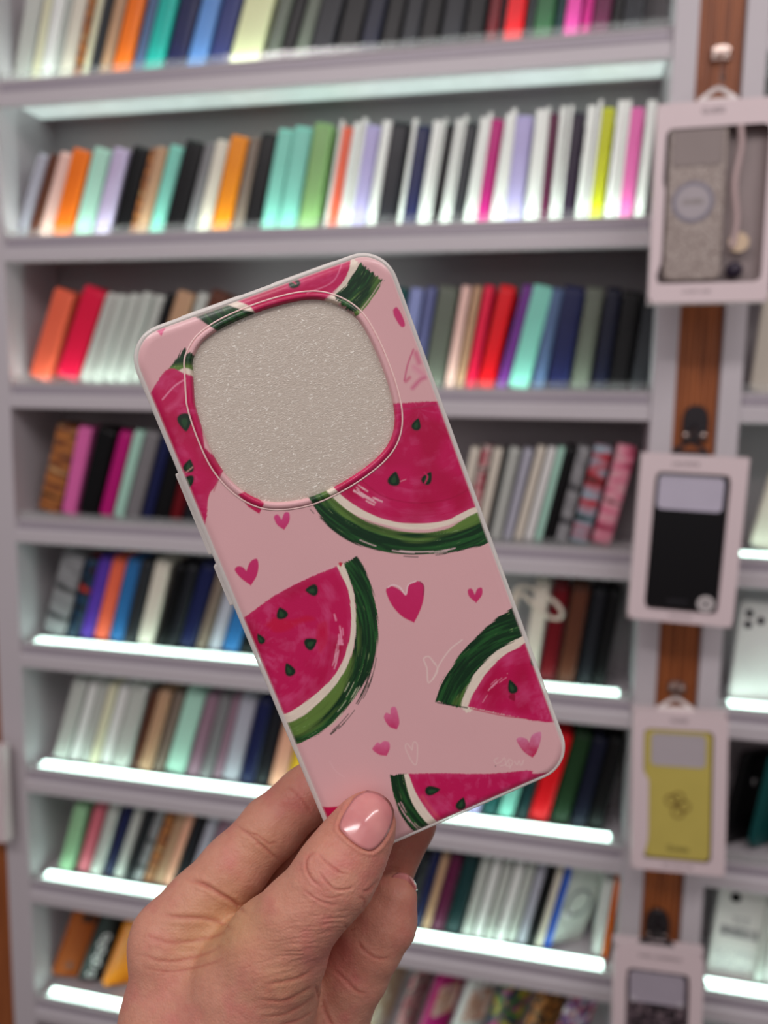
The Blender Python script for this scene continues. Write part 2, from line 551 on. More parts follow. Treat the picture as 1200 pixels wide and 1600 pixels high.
row(1, [(20, 40, 'silver'), (41, 55, 'brown'), (56, 78, 'blush'), (79, 109, 'orange'), (111, 141, 'mint'), (143, 169, 'lilac'),
        (171, 198, 'black'), (199, 208, 'tortoiseshell'), (209, 227, 'tan'), (228, 252, 'aqua'), (254, 286, 'black'), (287, 303, 'grey'),
        (304, 326, 'ivory'), (328, 358, 'amber'), (360, 377, 'taupe'), (378, 404, 'black'), (405, 431, 'aqua'), (432, 463, 'aqua'),
        (465, 496, 'sage'), (503, 535, 'coral', P), (538, 584, 'lavender', P), (586, 616, 'charcoal'), (618, 664, 'navy', P), (666, 694, 'black', P),
        (696, 734, 'dark grey', P), (736, 776, 'magenta', P), (778, 834, 'lavender', P), (836, 866, 'plum', P), (868, 910, 'aubergine', P),
        (912, 956, 'lime', P), (958, 1004, 'pink', P)],
    [(20, 60, 243), (113, 147, 235), (255, 292, 228), (380, 412, 210), (465, 493, 195), (632, 660, 188), (735, 765, 182), (837, 856, 165),
     (918, 944, 152), (963, 987, 148)])
row(2, [(42, 77, 'coral'), (80, 119, 'crimson'), (121, 139, 'clear'), (140, 158, 'clear'), (159, 178, 'clear'), (179, 198, 'clear'), (199, 216, 'clear'),
        (217, 232, 'black'), (233, 262, 'tan'), (263, 282, 'clear'), (283, 312, 'brown')],
    [(42, 80, 462), (80, 128, 458), (140, 185, 462), (205, 248, 462)], side='left half')
row(2, [(590, 614, 'sea green'), (616, 638, 'periwinkle'), (640, 658, 'slate blue'), (660, 692, 'grey green'), (693, 709, 'blush'), (710, 724, 'tan'),
        (725, 743, 'crimson'), (744, 772, 'red'), (773, 791, 'purple'), (792, 827, 'aqua'), (829, 851, 'steel blue'), (853, 889, 'navy'),
        (890, 921, 'grey green'), (923, 949, 'midnight blue'), (950, 981, 'black'), (983, 1014, 'dark grey')],
    [(695, 723, 447), (742, 775, 447), (790, 838, 445), (853, 883, 450), (923, 950, 450), (983, 1010, 455)], side='right half')
row(3, [(55, 92, 'tortoiseshell'), (94, 117, 'pink'), (119, 150, 'black'), (152, 173, 'magenta'), (174, 191, 'mint'), (193, 216, 'grey'),
        (218, 235, 'navy'), (236, 262, 'black'), (263, 281, 'dark red'), (282, 302, 'charcoal'), (303, 318, 'midnight blue')],
    [(55, 92, 672), (95, 122, 670), (152, 187, 675), (237, 272, 680)], side='left half')
row(3, [(706, 722, 'ivory'), (723, 740, 'floral'), (741, 757, 'ivory'), (758, 763, 'dark grey'), (764, 783, 'clear'), (784, 800, 'silver'), (801, 816, 'ivory'),
        (817, 832, 'white'), (833, 846, 'mint'), (848, 863, 'black'), (865, 886, 'speckled'), (888, 920, 'blue floral'), (922, 956, 'rose floral')],
    [(768, 800, 700), (817, 857, 700), (866, 905, 697), (922, 965, 697)], side='right half')
row(4, [(62, 100, 'speckled'), (102, 120, 'galaxy'), (121, 142, 'violet'), (143, 166, 'coral'), (168, 191, 'ocean blue'), (192, 212, 'dark grey'),
        (213, 238, 'ivory'), (240, 257, 'black'), (258, 275, 'charcoal'), (277, 301, 'navy'), (303, 320, 'taupe'), (322, 342, 'silver'), (343, 371, 'ocean blue'),
        (372, 398, 'black')],
    [(65, 100, 868), (121, 155, 875), (213, 243, 878), (277, 315, 885)], side='left half')
row(4, [(812, 838, 'ivory'), (840, 867, 'dark red'), (868, 897, 'brown'), (900, 922, 'charcoal'), (923, 945, 'black')],
    [(840, 866, 912), (868, 895, 915), (900, 930, 920)], side='right half')
row(5, [(80, 104, 'clear'), (105, 120, 'white'), (121, 136, 'clear'), (137, 151, 'cream'), (152, 170, 'white'), (172, 200, 'clear'), (203, 213, 'brown'), (214, 235, 'tan'),
        (237, 252, 'taupe'), (254, 286, 'mint'), (288, 309, 'mauve'), (310, 328, 'grey'), (329, 343, 'mauve'), (344, 371, 'silver'), (372, 395, 'navy'),
        (396, 416, 'charcoal'), (418, 443, 'peach'), (444, 466, 'yellow')],
    [(80, 115, 1063), (203, 240, 1070), (255, 295, 1078), (372, 405, 1090)], side='left half')
row(5, [(700, 722, 'silver'), (724, 748, 'lavender'), (750, 774, 'sea green'), (775, 800, 'aqua'), (802, 821, 'dark teal'), (823, 856, 'red'), (858, 888, 'forest green'),
        (889, 914, 'midnight blue'), (916, 942, 'black')],
    [(823, 867, 1148), (917, 956, 1153)], side='right half')
row(6, [(90, 112, 'light green'), (117, 136, 'rose'), (138, 156, 'clear'), (157, 173, 'navy'), (174, 190, 'clear'), (192, 204, 'charcoal'), (205, 218, 'speckled'), (219, 236, 'tortoiseshell'),
        (237, 249, 'tan'), (250, 264, 'peach'), (265, 284, 'charcoal'), (286, 302, 'silver'), (303, 322, 'mauve')],
    [(92, 118, 1262), (220, 262, 1268), (302, 345, 1275)], side='left half')
row(6, [(612, 640, 'charcoal'), (642, 656, 'navy'), (657, 670, 'tan'), (671, 691, 'plum'), (693, 717, 'dark teal'), (719, 736, 'clear'), (737, 752, 'white'), (753, 770, 'clear'), (771, 787, 'white'),
        (788, 804, 'clear'), (805, 820, 'silver'), (822, 833, 'black'), (834, 846, 'ivory'), (847, 859, 'blue')],
    [(655, 690, 1335), (715, 750, 1340), (832, 870, 1355)], side='right half')


# cases that stand turned, so that their backs show
def face_case(px, py, Y, zi, yaw, lean, col, label, h=0.160, t=0.011, group=None, extra=None, cat='phone case', dz=0.0):
    """px: column of the case's middle at shelf level; yaw 90 = back square to the room"""
    z = SZ[zi] + 0.0006
    X = xat(px, Y, z)
    R = Matrix.Rotation(math.radians(lean), 4, 'Y') @ Matrix.Rotation(math.radians(-yaw), 4, 'Z')
    off = R @ Vector((0, D0 / 2, 0))
    corners = [R @ Vector((sx * t / 2, y, 0)) for sx in (-1, 1) for y in (0.0, D0)]
    low = min(c.z for c in corners)
    Y = YI + 0.001 - min(c.y - off.y for c in corners)      # front corner just behind the light profile
    X = xat(px, Y, z)
    r = empty('phone_case', mw=Matrix.Translation(Vector((X, Y, z - low + dz)) - Vector((off.x, off.y, 0))) @ R)
    for s in (SHELL, SURR, BTN):
        c = cp(s, r, cmat(col)); c.scale = (t / T0, 1, h / H0)
    if extra: extra(r, t, h)
    tag(r, label, cat, group)
    return r


def disc(name, parent, mat, x, y, z, r, th=0.0006, r_in=0.0):
    """disc or ring on the back (+x) of a case"""
    n = 28
    L = []
    prof = [(0, r_in), (th, r_in + 0.0001), (th, r - 0.0002), (0, r)]
    for dx, rr in prof:
        L.append([(x + dx, y + rr * math.cos(2 * math.pi * i / n), z + rr * math.sin(2 * math.pi * i / n)) for i in range(n)])
    if r_in > 0:
        V, Fc = loops_mesh(L, close=True)
    else:
        V, Fc = loops_mesh(L[2:], close=False, cap0=True)
    return link_mesh(name, V, Fc, mat, parent, smooth=False)


greym = plain('logo_grey', (150, 150, 158), 0.3, metal=0.4)
darkm = plain('logo_dark', (58, 34, 40), 0.4)
whitep = plain('print_white', (226, 224, 224), 0.4)


def leather_mark(r, t, h):
    o = disc('round_mark', r, darkm, t / 2 - 0.0012, D0 * 0.38, 0.030, 0.0098, 0.0004, 0.0088)
    V = []
    for i in range(10):
        rr = 0.0075 if i % 2 == 0 else 0.0034
        a = math.pi / 2 + i * math.pi / 5
        V.append((t / 2 - 0.0010, D0 * 0.38 + rr * math.cos(a), 0.030 + rr * math.sin(a)))
    V2 = [(x + 0.0003, y, z) for x, y, z in V]
    link_mesh('star_mark', V + V2, [tuple(range(10, 20))] + [(i, (i + 1) % 10, 10 + (i + 1) % 10, 10 + i) for i in range(10)], darkm, r)
    bm = bmesh.new(); bm_box(bm, t / 2 - 0.0012, t / 2 - 0.0004, D0 * 0.30, D0 * 0.62, h * 0.86, h * 0.965, 0.002)
    link_bm('camera_window', bm, cmat('charcoal'), r)


def chain_print(r, t, h):
    for k, zz in enumerate((0.018, 0.044, 0.060, 0.078, 0.096, 0.112)):
        disc('white_ring', r, whitep, t / 2 - 0.0012, D0 * (0.30 + 0.05 * (k % 2)), zz, 0.0092, 0.0005, 0.0050)


def magnet_ring(r, t, h):
    disc('magnet_ring', r, whitep, t / 2 - 0.0012, D0 * 0.5, h * 0.46, 0.0270, 0.0003, 0.0250)


WALL = 'phone cases with their backs turned to the aisle'
face_case(110, 0, 0.088, 7, 62, 21, 'chestnut', 'brown leather phone case with a star mark, leaning at the lower left', 0.165, 0.010, WALL, leather_mark)
face_case(150, 0, 0.098, 7, 54, 21, 'black', 'black phone case with a column of white rings on the lowest left shelf', 0.165, 0.009, WALL, chain_print)
face_case(188, 0, 0.090, 7, 46, 21, 'amber', 'orange phone case behind the hand on the lowest left shelf', 0.160, 0.011, WALL)


def peach_face(r, t, h):
    bm = bmesh.new(); bm_box(bm, t / 2 - 0.0012, t / 2 - 0.0003, D0 * 0.15, D0 * 0.8, h * 0.45, h * 0.84, 0.004)
    link_bm('printed_panel', bm, patterned('peach_print', [(226, 200, 186), (206, 150, 120), (236, 222, 214)], 60), r)


for px, yaw, col, lab, ex in ((585, 28, 'marbled', 'cream marbled phone case standing beside the little finger', None),
                              (628, 26, 'floral', 'black phone case with small flowers, right of the hand', None),
                              (668, 40, 'magenta', 'magenta phone case with a pale picture, on the lowest shelf', peach_face),
                              (716, 44, 'white', 'white phone case with a peach picture, on the lowest shelf', peach_face),
                              (766, 50, 'multicoloured', 'multicoloured patterned phone case on the lowest shelf', None),
                              (822, 50, 'leopard', 'leopard print phone case on the lowest shelf', None),
                              (868, 46, 'blossom', 'pale phone case with violet blossoms, lowest shelf by the pilaster', None)):
    face_case(px, 0, 0.085, 7, yaw, 16, col, lab, 0.165, 0.010, WALL, ex)

# fifth shelf: white cord loops on the case beside the red one; seventh: clear case with ring
def loop_tube(name, pts, r, mat, parent=None, closed=True, n=8):
    cu = bpy.data.curves.new(name, 'CURVE'); cu.dimensions = '3D'; cu.bevel_depth = r; cu.bevel_resolution = 3
    s = cu.splines.new('NURBS'); s.points.add(len(pts) - 1)
    for p, q in zip(s.points, pts): p.co = (*q, 1)
    s.use_cyclic_u = closed; s.order_u = 4; s.use_endpoint_u = not closed
    t = bpy.data.objects.new(name + '_c', cu); COL.objects.link(t)
    me = bpy.data.meshes.new_from_object(t.evaluated_get(bpy.context.evaluated_depsgraph_get()))
    bpy.data.objects.remove(t); bpy.data.curves.remove(cu)
    me.materials.clear(); me.materials.append(mat)
    me.polygons.foreach_set('use_smooth', [True] * len(me.polygons))
    o = bpy.data.objects.new(name, me); COL.objects.link(o)
    if parent is not None: o.parent = parent
    return o


cordm = plain('cream_cord', (216, 204, 188), 0.6)
pts = [hit(x, y, 0.034 + 0.004 * (i % 3)) for i, (x, y) in enumerate(((806, 912), (832, 918), (860, 934), (879, 952), (880, 966), (862, 968), (838, 952), (820, 930), (812, 925), (806, 935), (800, 965), (792, 990), (797, 950)))]
tag(loop_tube('wrist_strap', pts, 0.0036, cordm), 'cream wrist strap looped over the dark red case', 'strap')

# right-hand bay: items seen past the pilaster
face_case(1212, 0, 0.060, 2, 88, 4, 'ivory', 'cream phone case behind dark round magnets, right-hand bay', 0.150, 0.010, WALL,
          lambda r, t, h: (disc('dark_ring', r, darkm, t / 2 - 0.0012, D0 * 0.62, h * 0.62, 0.019, 0.0006, 0.0165),
                           disc('tan_mark', r, cmat('tan'), t / 2 - 0.0012, D0 * 0.90, h * 0.22, 0.005)))
face_case(1206, 0, 0.066, 3, 78, 12, 'ivory', 'pale frosted phone case in the right-hand bay, fourth shelf', 0.160, 0.011, WALL)


def three_lens(r, t, h):
    lm = plain('lens_black', (16, 18, 34), 0.15)
    for dy, dz in ((0.10, 0.030), (0.10, 0.012), (0.34, 0.022)):
        disc('lens_hole', r, lm, t / 2 - 0.0010, D0 * dy + 0.006, h - dz - 0.008, 0.0062, 0.0012)
    magnet_ring(r, t, h)


face_case(1176, 0, 0.058, 4, 84, 3, 'white', 'white phone case with three black lenses in the right-hand bay', 0.164, 0.010, WALL, three_lens)


def y_mark(r, t, h):
    text = text_mesh('letter_mark', 'Y', 0.016, whitep, r, Matrix.Translation((t / 2 - 0.0008, D0 * 0.5, h * 0.66)) @ Matrix(((0, 0, 1, 0), (1, 0, 0, 0), (0, 1, 0, 0), (0, 0, 0, 1))))


face_case(1150, 0, 0.060, 5, 46, 8, 'black', 'black phone case with a white letter in the right-hand bay', 0.160, 0.012, WALL, y_mark)
face_case(1192, 0, 0.085, 5, 44, 8, 'sea green', 'teal phone case right of the black lettered one, right-hand bay', 0.160, 0.012, WALL)
face_case(1232, 0, 0.070, 5, 44, 8, 'taupe', 'taupe phone case at the photo edge, right-hand bay', 0.160, 0.012, WALL)


# white retail box with a barcode label, seventh shelf of the right-hand bay
def barcode_box():
    z = SZ[6] + 0.0006
    X = xat(1148, 0.05, z)
    R = Matrix.Rotation(math.radians(4), 4, 'Y')
    r = empty('retail_box', mw=Matrix.Translation((X - 0.045, 0.048, z)) @ R)
    bm = bmesh.new(); bm_box(bm, 0, 0.092, 0, 0.020, 0.0, 0.168, 0.001)
    link_bm('carton', bm, plain('carton_white', (230, 230, 224), 0.45), r)
    face = Matrix(((1, 0, 0, 0), (0, 0, -1, 0), (0, 1, 0, 0), (0, 0, 0, 1)))
    bm = bmesh.new()
    bmesh.ops.create_cone(bm, segments=24, radius1=0.0085, radius2=0.0085, depth=0.0006, cap_ends=True)
    o = link_bm('hang_hole', bm, cmat('black'), r); o.matrix_local = Matrix.Translation((0.026, -0.0002, 0.148)) @ face
    bm = bmesh.new(); x = 0.010
    rnd = random.Random(3)
    while x < 0.070:
        wd = rnd.choice((0.0006, 0.0011, 0.0018)); bm_box(bm, x, x + wd, -0.0003, 0.0002, 0.078, 0.096); x += wd + rnd.choice((0.0008, 0.0013))
    link_bm('barcode', bm, plain('print_grey', (90, 90, 96), 0.5), r)
    for k in range(2):
        text_mesh('small_print', ['|||||| ||| |||||', '||| ||||| ||||'][k], 0.006, plain('print_grey', (90, 90, 96), 0.5), r,
                  Matrix.Translation((0.040, -0.0002, 0.112 - 0.008 * k)) @ face)
    bm = bmesh.new()
    for i in range(12):
        for j in range(9):
            if rnd.random() < 0.75:
                bm_box(bm, 0.008 + i * 0.0055, 0.0115 + i * 0.0055, -0.0003, 0.0002, 0.008 + j * 0.0055, 0.0102 + j * 0.0055)
    link_bm('printed_table', bm, plain('print_pale', (168, 168, 172), 0.5), r)
    tag(r, 'white retail box with a barcode and a round hang hole', 'box')


barcode_box()
row(6, [(1176, 1192, 'clear'), (1193, 1212, 'white')], [(1176, 1196, 1425)], fixed=0.16, side='right-hand bay')


# seventh shelf, right end: clear blister with a grey ring, and a white and orange slim box
def ring_blister():
    z = SZ[6] + 0.0006
    X = xat(882, 0.05, z)
    r = face_case(880, 0, 0.075, 6, 52, 14, 'clear', 'clear phone case with a grey magnet ring, seventh shelf near the pilaster', 0.155, 0.011, WALL,
                  lambda q, t, h: (disc('magnet_ring', q, plain('ring_grey', (120, 122, 126), 0.4), t / 2 - 0.0012, D0 * 0.5, h * 0.52, 0.0280, 0.0006, 0.0225),
                                   disc('camera_disc', q, whitep, t / 2 - 0.0012, D0 * 0.30, h * 0.38, 0.010, 0.0006)))


ring_blister()
row(6, [(924, 938, 'white', P), (940, 948, 'orange')], [(915, 938, 1362)], fixed=0.155, side='right end')
bpy.data.objects.remove(SHELL); bpy.data.objects.remove(SURR); bpy.data.objects.remove(BTN); bpy.data.objects.remove(PROTO); bpy.data.objects.remove(TRAY)

# ------------------------------------------------------------------ hooks and hanging boxes on the pilaster
chrome = plain('chrome', (176, 158, 150), 0.25, metal=1.0)
blackm = plain('black_plastic', (34, 28, 32), 0.35)
cardm = plain('pinkish_card', (232, 214, 216), 0.5, var=0.015, scale=60)
inkm = plain('ink_grey', (110, 96, 100), 0.5)


def hook(plate, end, Yend, label, dark=False):
    A = hit(plate[0], plate[1], -0.004); B = hit(end[0], end[1], Yend - 0.012)
    r = empty('display_hook', loc=(A[0], -0.004, A[2]))
    d = B - A
    m = blackm if dark else chrome
    if dark:
        out = [(-0.018, -0.026), (0.018, -0.026), (0.018, 0.008), (0.014, 0.021), (0.006, 0.027), (-0.006, 0.027), (-0.014, 0.021), (-0.018, 0.008)]
    else:
        out = [(-0.013, -0.010), (0.013, -0.010), (0.013, 0.006), (0.006, 0.010), (-0.006, 0.010), (-0.013, 0.006)]
    L = [[(x * k, y, z * k) for x, z in out] for y, k in ((0.0015, 1), (-0.004, 1), (-0.0055, 0.93))]
    V, Fc = loops_mesh(L, close=False, cap0=True, cap1=True)
    link_mesh('back_plate', V, Fc, m, r)
    for sx in (-1, 1):
        bm = bmesh.new(); bmesh.ops.create_uvsphere(bm, u_segments=16, v_segments=10, radius=0.0055)
        o = link_bm('screw_cap', bm, chrome, r, smooth=True); o.location = (sx * (0.012 if dark else 0.008), -0.0055, -0.018 if dark else -0.003)
        o.scale = (1, 0.5, 1)
    e = Vector(d)
    q = [Vector((0, -0.005, 0)), e * 0.5, e * 0.93, e * 0.985 + Vector((0, 0, 0.004)), e + Vector((0, 0, 0.010))]
    loop_tube('prong', [tuple(v) for v in q], 0.0023, m, r, closed=False)
    tag(r, label, 'hook', 'hooks on the wooden pilaster')
    return r


def prism(outer, inner, th):
    """card frame: outer outline and a hole outline with the same count, thickness th; local x right, y up, z front"""
    L = [[(x, y, 0) for x, y in outer], [(x, y, th) for x, y in outer], [(x, y, th) for x, y in inner], [(x, y, 0) for x, y in inner]]
    return loops_mesh(L, close=True)


def resample(poly, n):
    p = np.array(list(poly) + [poly[0]], float)
    s = np.r_[0, np.cumsum(np.hypot(*np.diff(p, axis=0).T))]
    t = np.linspace(0, s[-1], n, endpoint=False)
    return np.c_[np.interp(t, s, p[:, 0]), np.interp(t, s, p[:, 1])]


def polar_match(outer, inner, n=96):
    """resample both outlines at matching angles about the hole centre"""
    c = np.mean(resample(inner, 200), axis=0)
    res = []
    for poly in (outer, inner):
        q = resample(poly, 4000); a = np.arctan2(q[:, 1] - c[1], q[:, 0] - c[0]); o = np.argsort(a)
        tt = np.linspace(-math.pi, math.pi, n, endpoint=False) + 0.003
        res.append([(q[o[np.searchsorted(a[o], t) % len(o)]]) for t in tt])
    return res


def hanging_box(TL, TR, BL, Y, name_label, depth, holepx, brand, foot, content, tabx=0.5, tab=True, W=None, tabm=None):
    a, b, c = hit(*TL, Y), hit(*TR, Y), hit(*BL, Y)
    ux = (b - a); wd = np.linalg.norm(ux); ux /= wd
    uy = (a - c); uy -= ux * (uy @ ux); ht = np.linalg.norm(uy); uy /= ht
    if W: wd = W
    uz = np.cross(ux, uy)        # towards the viewer
    org = a - uy * ht            # bottom left front corner
    M = Matrix(((ux[0], uy[0], uz[0], org[0]), (ux[1], uy[1], uz[1], org[1]), (ux[2], uy[2], uz[2], org[2]), (0, 0, 0, 1)))
    r = empty('hanging_case_box', mw=M)
    fr = lambda u, v: (u * wd, (1 - v) * ht)
    outer = [(0, 0), (wd, 0), (wd, ht), (0, ht)]
    hole = [fr(u, v) for u, v in holepx]
    # round the corners of the hole
    hp = []
    n = len(hole)
    for i in range(n):
        p0, p1, p2 = np.array(hole[i - 1]), np.array(hole[i]), np.array(hole[(i + 1) % n])
        l0, l1 = np.linalg.norm(p0 - p1), np.linalg.norm(p2 - p1)
        rr = min(0.008, l0 * 0.45, l1 * 0.45)
        q0, q1 = p1 + (p0 - p1) / l0 * rr, p1 + (p2 - p1) / l1 * rr
        for t in np.linspace(0, 1, 6):
            hp.append((1 - t) ** 2 * q0 + 2 * t * (1 - t) * p1 + t * t * q1)
    o2, i2 = polar_match(outer, hp)
    th = 0.0006
    V, Fc = prism(o2, i2, th)
    V = [(x, y, z - th) for x, y, z in V]
    link_mesh('card_front', V, Fc, cardm, r)
    bm = bmesh.new()
    e = 0.0006
    bm_box(bm, 0, e, 0, ht, -depth, -th); bm_box(bm, wd - e, wd, 0, ht, -depth, -th)
    bm_box(bm, e, wd - e, 0, e, -depth, -th); bm_box(bm, e, wd - e, ht - e, ht, -depth, -th)
    bm_box(bm, 0, wd, 0, ht, -depth - e, -depth)
    link_bm('card_sides', bm, cardm, r)
    if tab:
        tx = wd * tabx
        out = [(tx - 0.026, ht - 0.001), (tx + 0.026, ht - 0.001), (tx + 0.024, ht + 0.006), (tx + 0.006, ht + 0.019), (tx, ht + 0.021), (tx - 0.006, ht + 0.019), (tx - 0.024, ht + 0.006)]
        inn = [(tx - 0.015, ht + 0.0055), (tx + 0.015, ht + 0.0055), (tx + 0.004, ht + 0.0135), (tx, ht + 0.015), (tx - 0.004, ht + 0.0135)]
        o2, i2 = polar_match(out, inn, 64)
        V, Fc = prism(o2, i2, 0.0006)
        V = [(x, y, z - 0.010) for x, y, z in V]
        link_mesh('hang_tab', V, Fc, tabm or plain('tab_white', (240, 232, 228), 0.4), r)
    if brand:
        for s, u, v, sz, mt in brand:
            text_mesh('brand_print', s, sz, inkm, r, Matrix.Translation((*fr(u, v), 0.0002)))
    if foot:
        for s, u, v, sz, mt in foot:
            text_mesh('foot_print', s, sz, inkm, r, Matrix.Translation((*fr(u, v), 0.0002)))
    content(r, wd, ht, depth, fr)
    tag(r, name_label, 'boxed phone case', 'boxed cases hanging on the pilaster')
    return r, M


def inner_case(r, x0, x1, y0, y1, z, mat, win=None, winmat=None, name='phone_case_back', rad=0.010):
    cx, cy, w_, h_ = (x0 + x1) / 2, (y0 + y1) / 2, x1 - x0, y1 - y0
    def lp(i, zz, rr): return [(cx + a, cy + b, zz) for a, b in roundrect(w_ - 2 * i, h_ - 2 * i, rr, 8)]
    L = [lp(0.0, z - 0.009, rad), lp(0.0, z - 0.0028, rad), lp(0.0008, z - 0.0008, rad - .0006), lp(0.0030, z, rad - .003)]
    V, Fc = loops_mesh(L, close=False, cap0=True, cap1=True)
    c = link_mesh(name, V, Fc, mat, r)
    if win:
        wx0, wx1, wy0, wy1 = win
        def lq(i, zz): return [((wx0 + wx1) / 2 + a, (wy0 + wy1) / 2 + b, zz) for a, b in roundrect(wx1 - wx0 - 2 * i, wy1 - wy0 - 2 * i, 0.007, 6)]
        V, Fc = loops_mesh([lq(0, z - 0.0005), lq(0, z + 0.0012), lq(0.0018, z + 0.0012), lq(0.0022, z + 0.0003)], close=False, cap1=True)
        me = link_mesh('camera_window', V, Fc, winmat, c)
    return c


def flatdisc(name, parent, mat, x, y, z, r, r_in=0.0, th=0.0008, n=36):
    L = [[(x + rr * math.cos(2 * math.pi * i / n), y + rr * math.sin(2 * math.pi * i / n), z + dz) for i in range(n)]
         for dz, rr in ((0, r), (th, r - 0.0002), (th, r_in + 0.0002), (0, r_in))]
    if r_in > 0: V, Fc = loops_mesh(L, close=True)
    else: V, Fc = loops_mesh(L[:2], close=False, cap1=True)
    return link_mesh(name, V, Fc, mat, parent)


Y1, Y2, Y3, Y4 = -0.135, -0.110, -0.110, -0.110
# hook rods pass through the tabs
glit = patterned('glitter_grey', [(132, 118, 110), (172, 158, 150), (146, 132, 124), (196, 184, 176)], 650, 0.3, kind='voronoi')
smoky = plain('smoky_clear', (150, 138, 134), 0.15)


def content1(r, wd, ht, depth, fr):
    c = inner_case(r, wd * 0.115, wd * 0.60, ht * 0.115, ht * 0.90, -0.003, glit,
                   (wd * 0.145, wd * 0.565, ht * 0.69, ht * 0.885), smoky)
    x, y = fr(0.335, 0.49)
    flatdisc('magnet_ring', c, plain('ring_slate', (132, 128, 142), 0.4), x, y, -0.003, 0.0262, 0.0215)
    d = flatdisc('round_plate', c, plain('plate_grey', (176, 168, 172), 0.3), x, y, -0.003, 0.0215, th=0.0006)
    text_mesh('plate_print', 'GUESS', 0.0088, plain('ink_olive', (120, 110, 90), 0.5), d, Matrix.Translation((x, y, -0.0022)))
    bm = bmesh.new(); bm_box(bm, 0.002, wd - 0.002, 0.002, ht - 0.002, -depth + 0.0005, -depth + 0.002)
    link_bm('inner_backing', bm, plain('smoky_backing', (160, 146, 144), 0.3), r)
    # charm strap beside the case
    xs, _ = fr(0.69, 0)
    pts = [(xs + 0.003 * math.sin(k * 0.9), ht * (0.88 - 0.055 * k), -0.004) for k in range(12)]
    s = loop_tube('beaded_strap', pts, 0.0042, plain('pearl_pink', (196, 172, 170), 0.25), r, closed=False)
    x, y = fr(0.735, 0.70); flatdisc('gold_charm', r, plain('pale_gold', (214, 190, 160), 0.25, metal=0.3), x, y, -0.005, 0.0125, th=0.002)
    x, y = fr(0.715, 0.835)
    bm = bmesh.new(); bmesh.ops.create_uvsphere(bm, u_segments=20, v_segments=12, radius=0.0110)
    o = link_bm('dark_bead', bm, plain('dark_bead', (50, 40, 58), 0.15), r, smooth=True); o.location = (x, y, -0.010)


fr1 = [(0.085, 0.125), (0.93, 0.125), (0.93, 0.90), (0.055, 0.90), (0.055, 0.855), (0.095, 0.80), (0.095, 0.42), (0.075, 0.39)]
hanging_box((1028, 163), (1222, 149), (1007, 474), Y1, 'wide pink card box with a glitter case, highest on the pilaster', 0.024, fr1,
            [('GUESS', 0.46, 0.050, 0.0100, 0)], [('LUXURY CASE', 0.40, 0.945, 0.0055, 0)], content1, tabx=0.50)


def content2(r, wd, ht, depth, fr):
    c = inner_case(r, wd * 0.155, wd * 0.845, ht * 0.075, ht * 0.885, -0.003, plain('gloss_black', (10, 9, 12), 0.25),
                   (wd * 0.185, wd * 0.80, ht * 0.675, ht * 0.875), plain('frosted_lilac', (200, 194, 210), 0.35))
    x, y = fr(0.73, 0.872)
    d = flatdisc('round_sticker', r, plain('sticker_grey', (170, 164, 164), 0.35), x, y, 0.0001, 0.0118, th=0.0003)
    flatdisc('sticker_ring', d, plain('sticker_pale', (226, 220, 218), 0.35), x, y, 0.0004, 0.0108, 0.0078, th=0.0002)
    text_mesh('case_print', 'LACOSTE', 0.0065, plain('ink_slate', (70, 68, 76), 0.4), c, Matrix.Translation((wd * 0.46, ht * 0.125, -0.0028)))


fr2 = [(0.15, 0.105), (0.85, 0.105), (0.85, 0.93), (0.15, 0.93)]
hanging_box((1003, 707), (1172, 716), (986, 966), Y2, 'white card box with a black case and lilac window, second on the pilaster', 0.022, fr2,
            [('LACOSTE', 0.42, 0.055, 0.0085, 0)], [('PHONE CASE', 0.5, 0.962, 0.0050, 0)], content2, tabx=0.46, tabm=blackm)


def content3(r, wd, ht, depth, fr):
    ym = plain('olive_yellow', (206, 190, 96), 0.4)
    c = inner_case(r, wd * 0.125, wd * 0.845, ht * 0.075, ht * 0.890, -0.003, ym,
                   (wd * 0.20, wd * 0.775, ht * 0.665, ht * 0.865), plain('window_silver', (190, 182, 186), 0.3, var=0.08, scale=500))
    gm = plain('antique_gold', (150, 122, 70), 0.3, metal=0.5)
    for dx, dy in ((-0.0085, 0.005), (0.0085, -0.003), (0.001, 0.0095), (0.001, -0.0125)):
        flatdisc('emblem_loop', c, gm, wd * 0.49 + dx, ht * 0.43 + dy, -0.003, 0.0092, 0.0072, th=0.0012)
    text_mesh('case_print', 'Guess', 0.0125, plain('ink_olive_dark', (96, 82, 40), 0.5), c, Matrix.Translation((wd * 0.50, ht * 0.145, -0.0027)))


fr3 = [(0.12, 0.105), (0.855, 0.105), (0.855, 0.925), (0.115, 0.925), (0.115, 0.87), (0.18, 0.82), (0.18, 0.42), (0.12, 0.38)]
hanging_box((989, 1110), (1139, 1118), (981, 1356), Y3, 'pink card box with a mustard yellow case, third on the pilaster', 0.022, fr3,
            [('GUESS', 0.49, 0.050, 0.0085, 0)], [('SOFT TOUCH CASE', 0.5, 0.960, 0.0048, 0)], content3, tabx=0.46)


def content4(r, wd, ht, depth, fr):
    dm = patterned('dark_lace', [(48, 36, 44), (96, 80, 88), (30, 24, 30), (120, 104, 110)], 220, kind='voronoi')
    c = inner_case(r, wd * 0.15, wd * 0.85, ht * 0.06, ht * 0.86, -0.003, dm,
                   (wd * 0.19, wd * 0.80, ht * 0.66, ht * 0.845), plain('frosted_grey', (176, 168, 180), 0.3))
    for u in (0.23, 0.76):
        flatdisc('rivet', c, plain('rivet_clear', (220, 216, 220), 0.2), wd * u, ht * 0.675, -0.002, 0.0042, 0.0026, th=0.0012)


